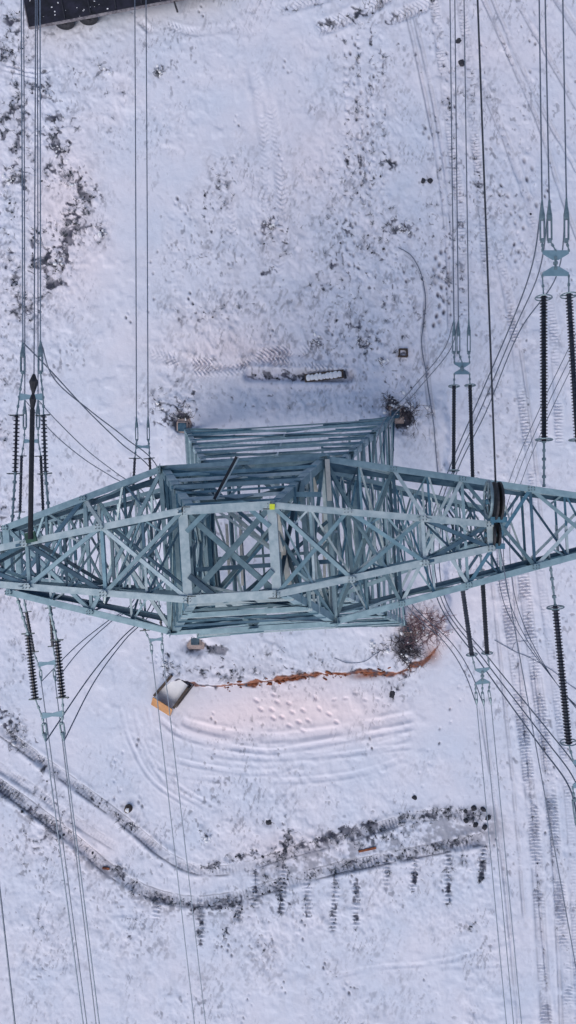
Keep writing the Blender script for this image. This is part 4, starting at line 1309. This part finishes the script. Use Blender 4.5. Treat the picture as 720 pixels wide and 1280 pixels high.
bush(534, 780, 1.6, 1.0, 270, 'large reddish grey bare bush right of the lower right tower foot', 'twig_red', seedr=3, curl=1.7)
bush(505, 812, 1.5, 0.9, 260, 'dark tangled bush below the lower right tower foot', 'twig', seedr=4, curl=1.6)
bush(478, 806, 0.95, 0.5, 70, 'sparse curly bush at the left of the dark tangled bush', 'twig', seedr=5, curl=1.6)
bush(512, 516, 1.4, 0.8, 150, 'bare bush right of the top right tower foot', 'twig', seedr=6)
bush(488, 506, 0.9, 0.7, 110, 'small dark bush left of the top right tower foot', 'twig', seedr=12)
bush(233, 520, 1.0, 0.5, 120, 'low dark bush against the top left tower foot', 'twig', seedr=7)
bush(200, 90, 0.45, 0.4, 50, 'small lone dark bush in open snow below the trailer', 'twig', seedr=8)
bush(212, 828, 0.6, 0.45, 60, 'small grey bush just above the orange plywood box', 'weed', seedr=9)
bush(132, 88, 0.4, 0.3, 30, 'tiny dark bush left of the lone bush below the trailer', 'twig', seedr=13)
bush(22, 925, 0.8, 0.5, 90, 'dark bush beside the wheel ruts at the left edge', 'twig', seedr=14)
for i, (a, b, R, lab) in enumerate([(78, 190, 0.7, 'upper bush of the stony strip at upper left'), (92, 232, 0.6, 'bush in the middle of the stony strip at upper left'),
                                    (70, 330, 0.6, 'lower bush of the stony strip at upper left'), (14, 225, 0.6, 'bush at the left edge, left of the stony strip'),
                                    (128, 292, 0.4, 'small bush alone right of the stony strip'), (165, 1032, 0.4, 'small dark bush on the upper rut at lower left')]):
    bush(a, b, R, 0.4, 42, lab, 'twig', seedr=20 + i)
for i, (a, b, R_, lab) in enumerate([(456, 427, 0.55, 'low dark scrub above the right end of the trench'), (395, 428, 0.5, 'low dark scrub left of the scrub above the trench end'),
                                     (340, 285, 0.45, 'small scrub in the middle of the trampled snow'), (506, 285, 0.5, 'small scrub beside the upper end of the hose'), (478, 452, 0.4, 'tiny scrub just right of the plank in the trench'),
                                     (200, 506, 0.5, 'thin scrub left of the top left tower foot'), (258, 1045, 0.3, 'tiny scrub above the lowest bend of the ruts')]):
    bush(a, b, R_, 0.35, 60, lab, 'twig', seedr=40 + i, curl=1.4)
random.seed(99)

# plywood box
t = thing('plywood_box', 'open wooden box with an orange plywood end at the corner of the pad', 'wooden box', tuple(G(212, 865)))
z = 0.05
def board(p, q, h, th, mat, name):
    m = MB(); m.bar(p + UP * h / 2, q + UP * h / 2, th, h); return m.build(name, mat, t)
A, B, C_, D_ = P(195.5, 867, z), P(219.5, 882, z), P(238, 856, z), P(218, 841, z)
m = MB(); h = 0.75
# tilted orange end panel leaning outward
o0 = (B - A).normalized(); outw = Vector((-0.3, -0.62, 0))
m.prism([A + UP * h, B + UP * h, B + outw * 1.0, A + outw * 1.0], 0.03, Vector((-0.4, -0.5, 0.5)).normalized())
m.build('end_panel', 'plywood', t)
board(A.lerp(D_, 0.03), D_, 0.7, 0.15, 'old_board', 'side_board')
board(B.lerp(C_, 0.03), C_, 0.7, 0.15, 'old_board', 'side_board')
board(B + Vector((0.12, -0.02, 0)), C_ + Vector((0.2, 0.0, 0)), 0.35, 0.05, 'old_board', 'side_board')
m = MB(); m.prism([(A + UP * 0.12), (B + UP * 0.12), (C_ + UP * 0.3), (D_ + UP * 0.3)], 0.10); m.build('snow_fill', 'snow_obj', t)

# plank in the trench
t = thing('plank', 'snow covered plank lying in the trench above the tower', 'plank', tuple(G(405, 469, 0)))
m = MB(); m.bar(P(381, 473, 0.02), P(430, 467, 0.06), 0.48, 0.05); m.build('board', 'old_board', t)
m = MB()
for q in range(9):
    f_ = q / 8; m.lump(P(lerp(386, 424, f_), lerp(472.4, 467.8, f_), 0.05 + .04 * f_), 0.17, random.uniform(.15, .24), 0.06, 9)
m.build('snow_cover', 'snow_obj', t)
m = MB(); m.bar(P(430, 464, 0.10), P(432, 473, 0.10), 0.14, 0.2); m.build('end_block', 'clod', t)

# frame-like crate remains near (503,440)
t = thing('crate', 'small dark broken crate in the snow above the top right foot', 'crate', tuple(G(503, 441, 0)))
m = MB()
for a, b in (((497, 446), (509, 446)), ((499, 437), (509, 437)), ((499, 437), (499, 446)), ((508.5, 436), (509, 446))):
    m.bar(G(*a, 0.08), G(*b, 0.08), 0.09, 0.14)
m.build('frame', 'old_board', t)

# ring-like stump in the snow at (161,1010)
t = thing('tree_stump', 'small dark round stump with a snow cap, alone at lower left', 'stump', tuple(G(161, 1010, 0)))
m = MB(); c = G(161, 1010, 0)
m.tube([c + UP * -.1, c + UP * 0.28, c + UP * 0.30], 0.2, 12, True, [0.25, 0.19, 0.16]); m.build('wood', 'old_board', t)
m = MB(); m.lump(c + UP * 0.28, 0.13, 0.15, 0.08, 9); m.build('snow_cap', 'snow_obj', t)

for i, (a, b, s, lab) in enumerate([(490, 868, 0.22, 'black rock lying in the snow below the bush'), (573, 52, 0.16, 'upper of two dark rocks near the top wires'),
                                    (577, 79, 0.2, 'lower of two dark rocks near the top wires'), (336, 1028, 0.18, 'dark rock just above the lower ruts, in the middle'),
                                    (529, 226, 0.14, 'left of two small rocks in the open snow at upper right'), (538, 226, 0.17, 'right of two small rocks in the open snow at upper right'),
                                    (518, 997, 0.14, 'flat rock above the right end of the lower ruts'), (492, 1031, 0.0, '')]):
    if s == 0: continue
    random.seed(40 + i)
    m = MB(); m.lump(G(a, b, 0), s * 1.2, s, s * 0.7, 8, random.uniform(0, 3))
    o = m.build('rock', 'clod'); tag(o, lab, 'rock', 'rocks lying in the snow')
random.seed(60)
# ring of boulders at the right end of the swath
for i, (du, dv) in enumerate([(-15, -8), (-5, -12), (7, -10), (13, 0), (9, 12), (-3, 9), (-14, 4)]):
    m = MB(); s = random.uniform(0.10, 0.19)
    m.lump(G(597 + du, 1022 + dv, 0), s * 1.2, s, s * 0.8, 8, random.uniform(0, 3))
    o = m.build('rock', 'clod'); tag(o, 'dark rock in the heap of rocks at the right end of the lower ruts', 'rock', 'rocks in the heap at the end of the ruts')
# reddish plank bits on the swath
for (a, b, c, d, lab) in [(448, 1064, 470, 1059, 'reddish brown stick lying on the right half of the lower ruts'), (128, 1085, 137, 1086, 'short reddish stick below the ruts at lower left')]:
    m = MB(); m.bar(G(a, b, 0.05), G(c, d, 0.05), 0.12, 0.06)
    o = m.build('stick', 'clay'); tag(o, lab, 'stick')

# trailer at the top left
tz = 1.05
c0 = P(37, 35, tz)
ang = math.atan2(34, 178)
ex = Vector((math.cos(ang), math.sin(ang), 0)); ey = Vector((-math.sin(ang), math.cos(ang), 0))
t = thing('flatbed_trailer', 'dark flatbed trailer with side wheels at the top left corner of the photo', 'trailer', (c0.x, c0.y, 0))
LT, WT = 11.5, 2.6
def TP(a, b, z): return Vector((c0.x, c0.y, 0)) + ex * a + ey * b + UP * z
m = MB(); m.prism([TP(0, 0, tz), TP(LT, 0, tz), TP(LT, WT, tz), TP(0, WT, tz)], 0.12); m.build('deck', 'deck', t)
m = MB()
m.bar(TP(0, -0.02, tz), TP(LT, -0.02, tz), 0.05, 0.16); m.bar(TP(0, WT + .02, tz), TP(LT, WT + .02, tz), 0.05, 0.16)
m.bar(TP(-0.03, 0, tz), TP(-0.03, WT, tz), 0.05, 0.16)
m.build('edge_rail', 'rail', t)
m = MB()
for b in (0.75, 1.85): m.bar(TP(0.1, b, tz - .28), TP(LT - .1, b, tz - .28), 0.15, 0.42)
for a in np.arange(0.4, LT, 1.0): m.bar(TP(a, 0.05, tz - .14), TP(a, WT - .05, tz - .14), 0.1, 0.14)
m.build('chassis', 'trailer_steel', t)
for a in (1.85, 3.2):
    m = MB(); m.tube([TP(a, 0.3, .52), TP(a, WT - .3, .52)], 0.07, 8); m.build('axle', 'trailer_steel', t)
    for b, s_ in ((0.0, -1), (WT, 1)):
        m = MB(); c = TP(a, b - s_ * 0.42, .5)
        m.tube([c - ey * .17, c - ey * .12, c + ey * .12, c + ey * .17], 0.5, 24, True, [0.45, 0.52, 0.52, 0.45])
        w_ = m.build('wheel', 'rubber', t)
        m = MB(); c2 = c + ey * s_ * 0.175
        m.tube([c2 - ey * .01, c2 + ey * .015], 0.27, 16); m.tube([c2, c2 + ey * s_ * .06], 0.1, 10); m.build('rim', 'rim', w_)
m = MB()
for _ in range(130):
    a, b = random.uniform(0.1, LT - .1), random.uniform(0.05, WT - .1)
    s = random.uniform(0.012, 0.045); m.lump(TP(a, b, tz + .06), s * 1.5, s, s * .5, 6, random.uniform(0, 3))
o = m.build('snow_patches', 'snow_obj', t)
m = MB()
for a in np.arange(0.6, LT, 1.45): m.bar(TP(a, 0.06, tz + .085), TP(a, WT - .06, tz + .085), 0.07, 0.05)
m.build('deck_bars', 'trailer_steel', t)
m = MB(); m.bar(TP(8.2, -0.05, tz), TP(8.2, -0.05, tz - 0.8), 0.1, 0.1, ex); m.build('support_leg', 'trailer_steel', t)

# ------------------------------------------------------------------ camera, light
cam = bpy.data.cameras.new('camera'); co = bpy.data.objects.new('camera', cam); COL.objects.link(co)
co.location = (0, 0, HC); co.rotation_euler = (0, 0, 0)
cam.sensor_fit = 'VERTICAL'; cam.sensor_height = 24; cam.sensor_width = 36; cam.lens = F / 1280 * 24
cam.shift_x = (360 - NU) / 1280.0
cam.clip_start = 0.1; cam.clip_end = 3000
SC.camera = co

EL, AZ = math.radians(50), math.radians(202)   # sun from the lower (slightly left) side of the photo
sun = bpy.data.lights.new('sun', 'SUN'); so = bpy.data.objects.new('sun', sun); COL.objects.link(so)
sun.energy = 1.0; sun.angle = math.radians(48); sun.color = (1.0, 0.94, 0.89)
dirv = Vector((math.sin(AZ) * math.cos(EL), math.cos(AZ) * math.cos(EL), math.sin(EL)))
so.rotation_euler = dirv.to_track_quat('Z', 'Y').to_euler()
so.location = (0, 0, 60)
w = bpy.data.worlds.new('World'); SC.world = w; w.use_nodes = True
nt = w.node_tree; bg = nt.nodes['Background']
sky = nt.nodes.new('ShaderNodeTexSky'); sky.sky_type = 'NISHITA'; sky.sun_disc = False
sky.sun_elevation = EL; sky.sun_rotation = AZ; sky.dust_density = 2.5; sky.air_density = 1.0; sky.ozone_density = 1.5
nt.links.new(sky.outputs['Color'], bg.inputs['Color']); bg.inputs['Strength'].default_value = 0.10
vs_ = SC.view_settings
vs_.view_transform = 'Standard'; vs_.look = 'None'; vs_.exposure = 0.38; vs_.gamma = 1
print('braces', NB[0], 'objects', len(bpy.data.objects))
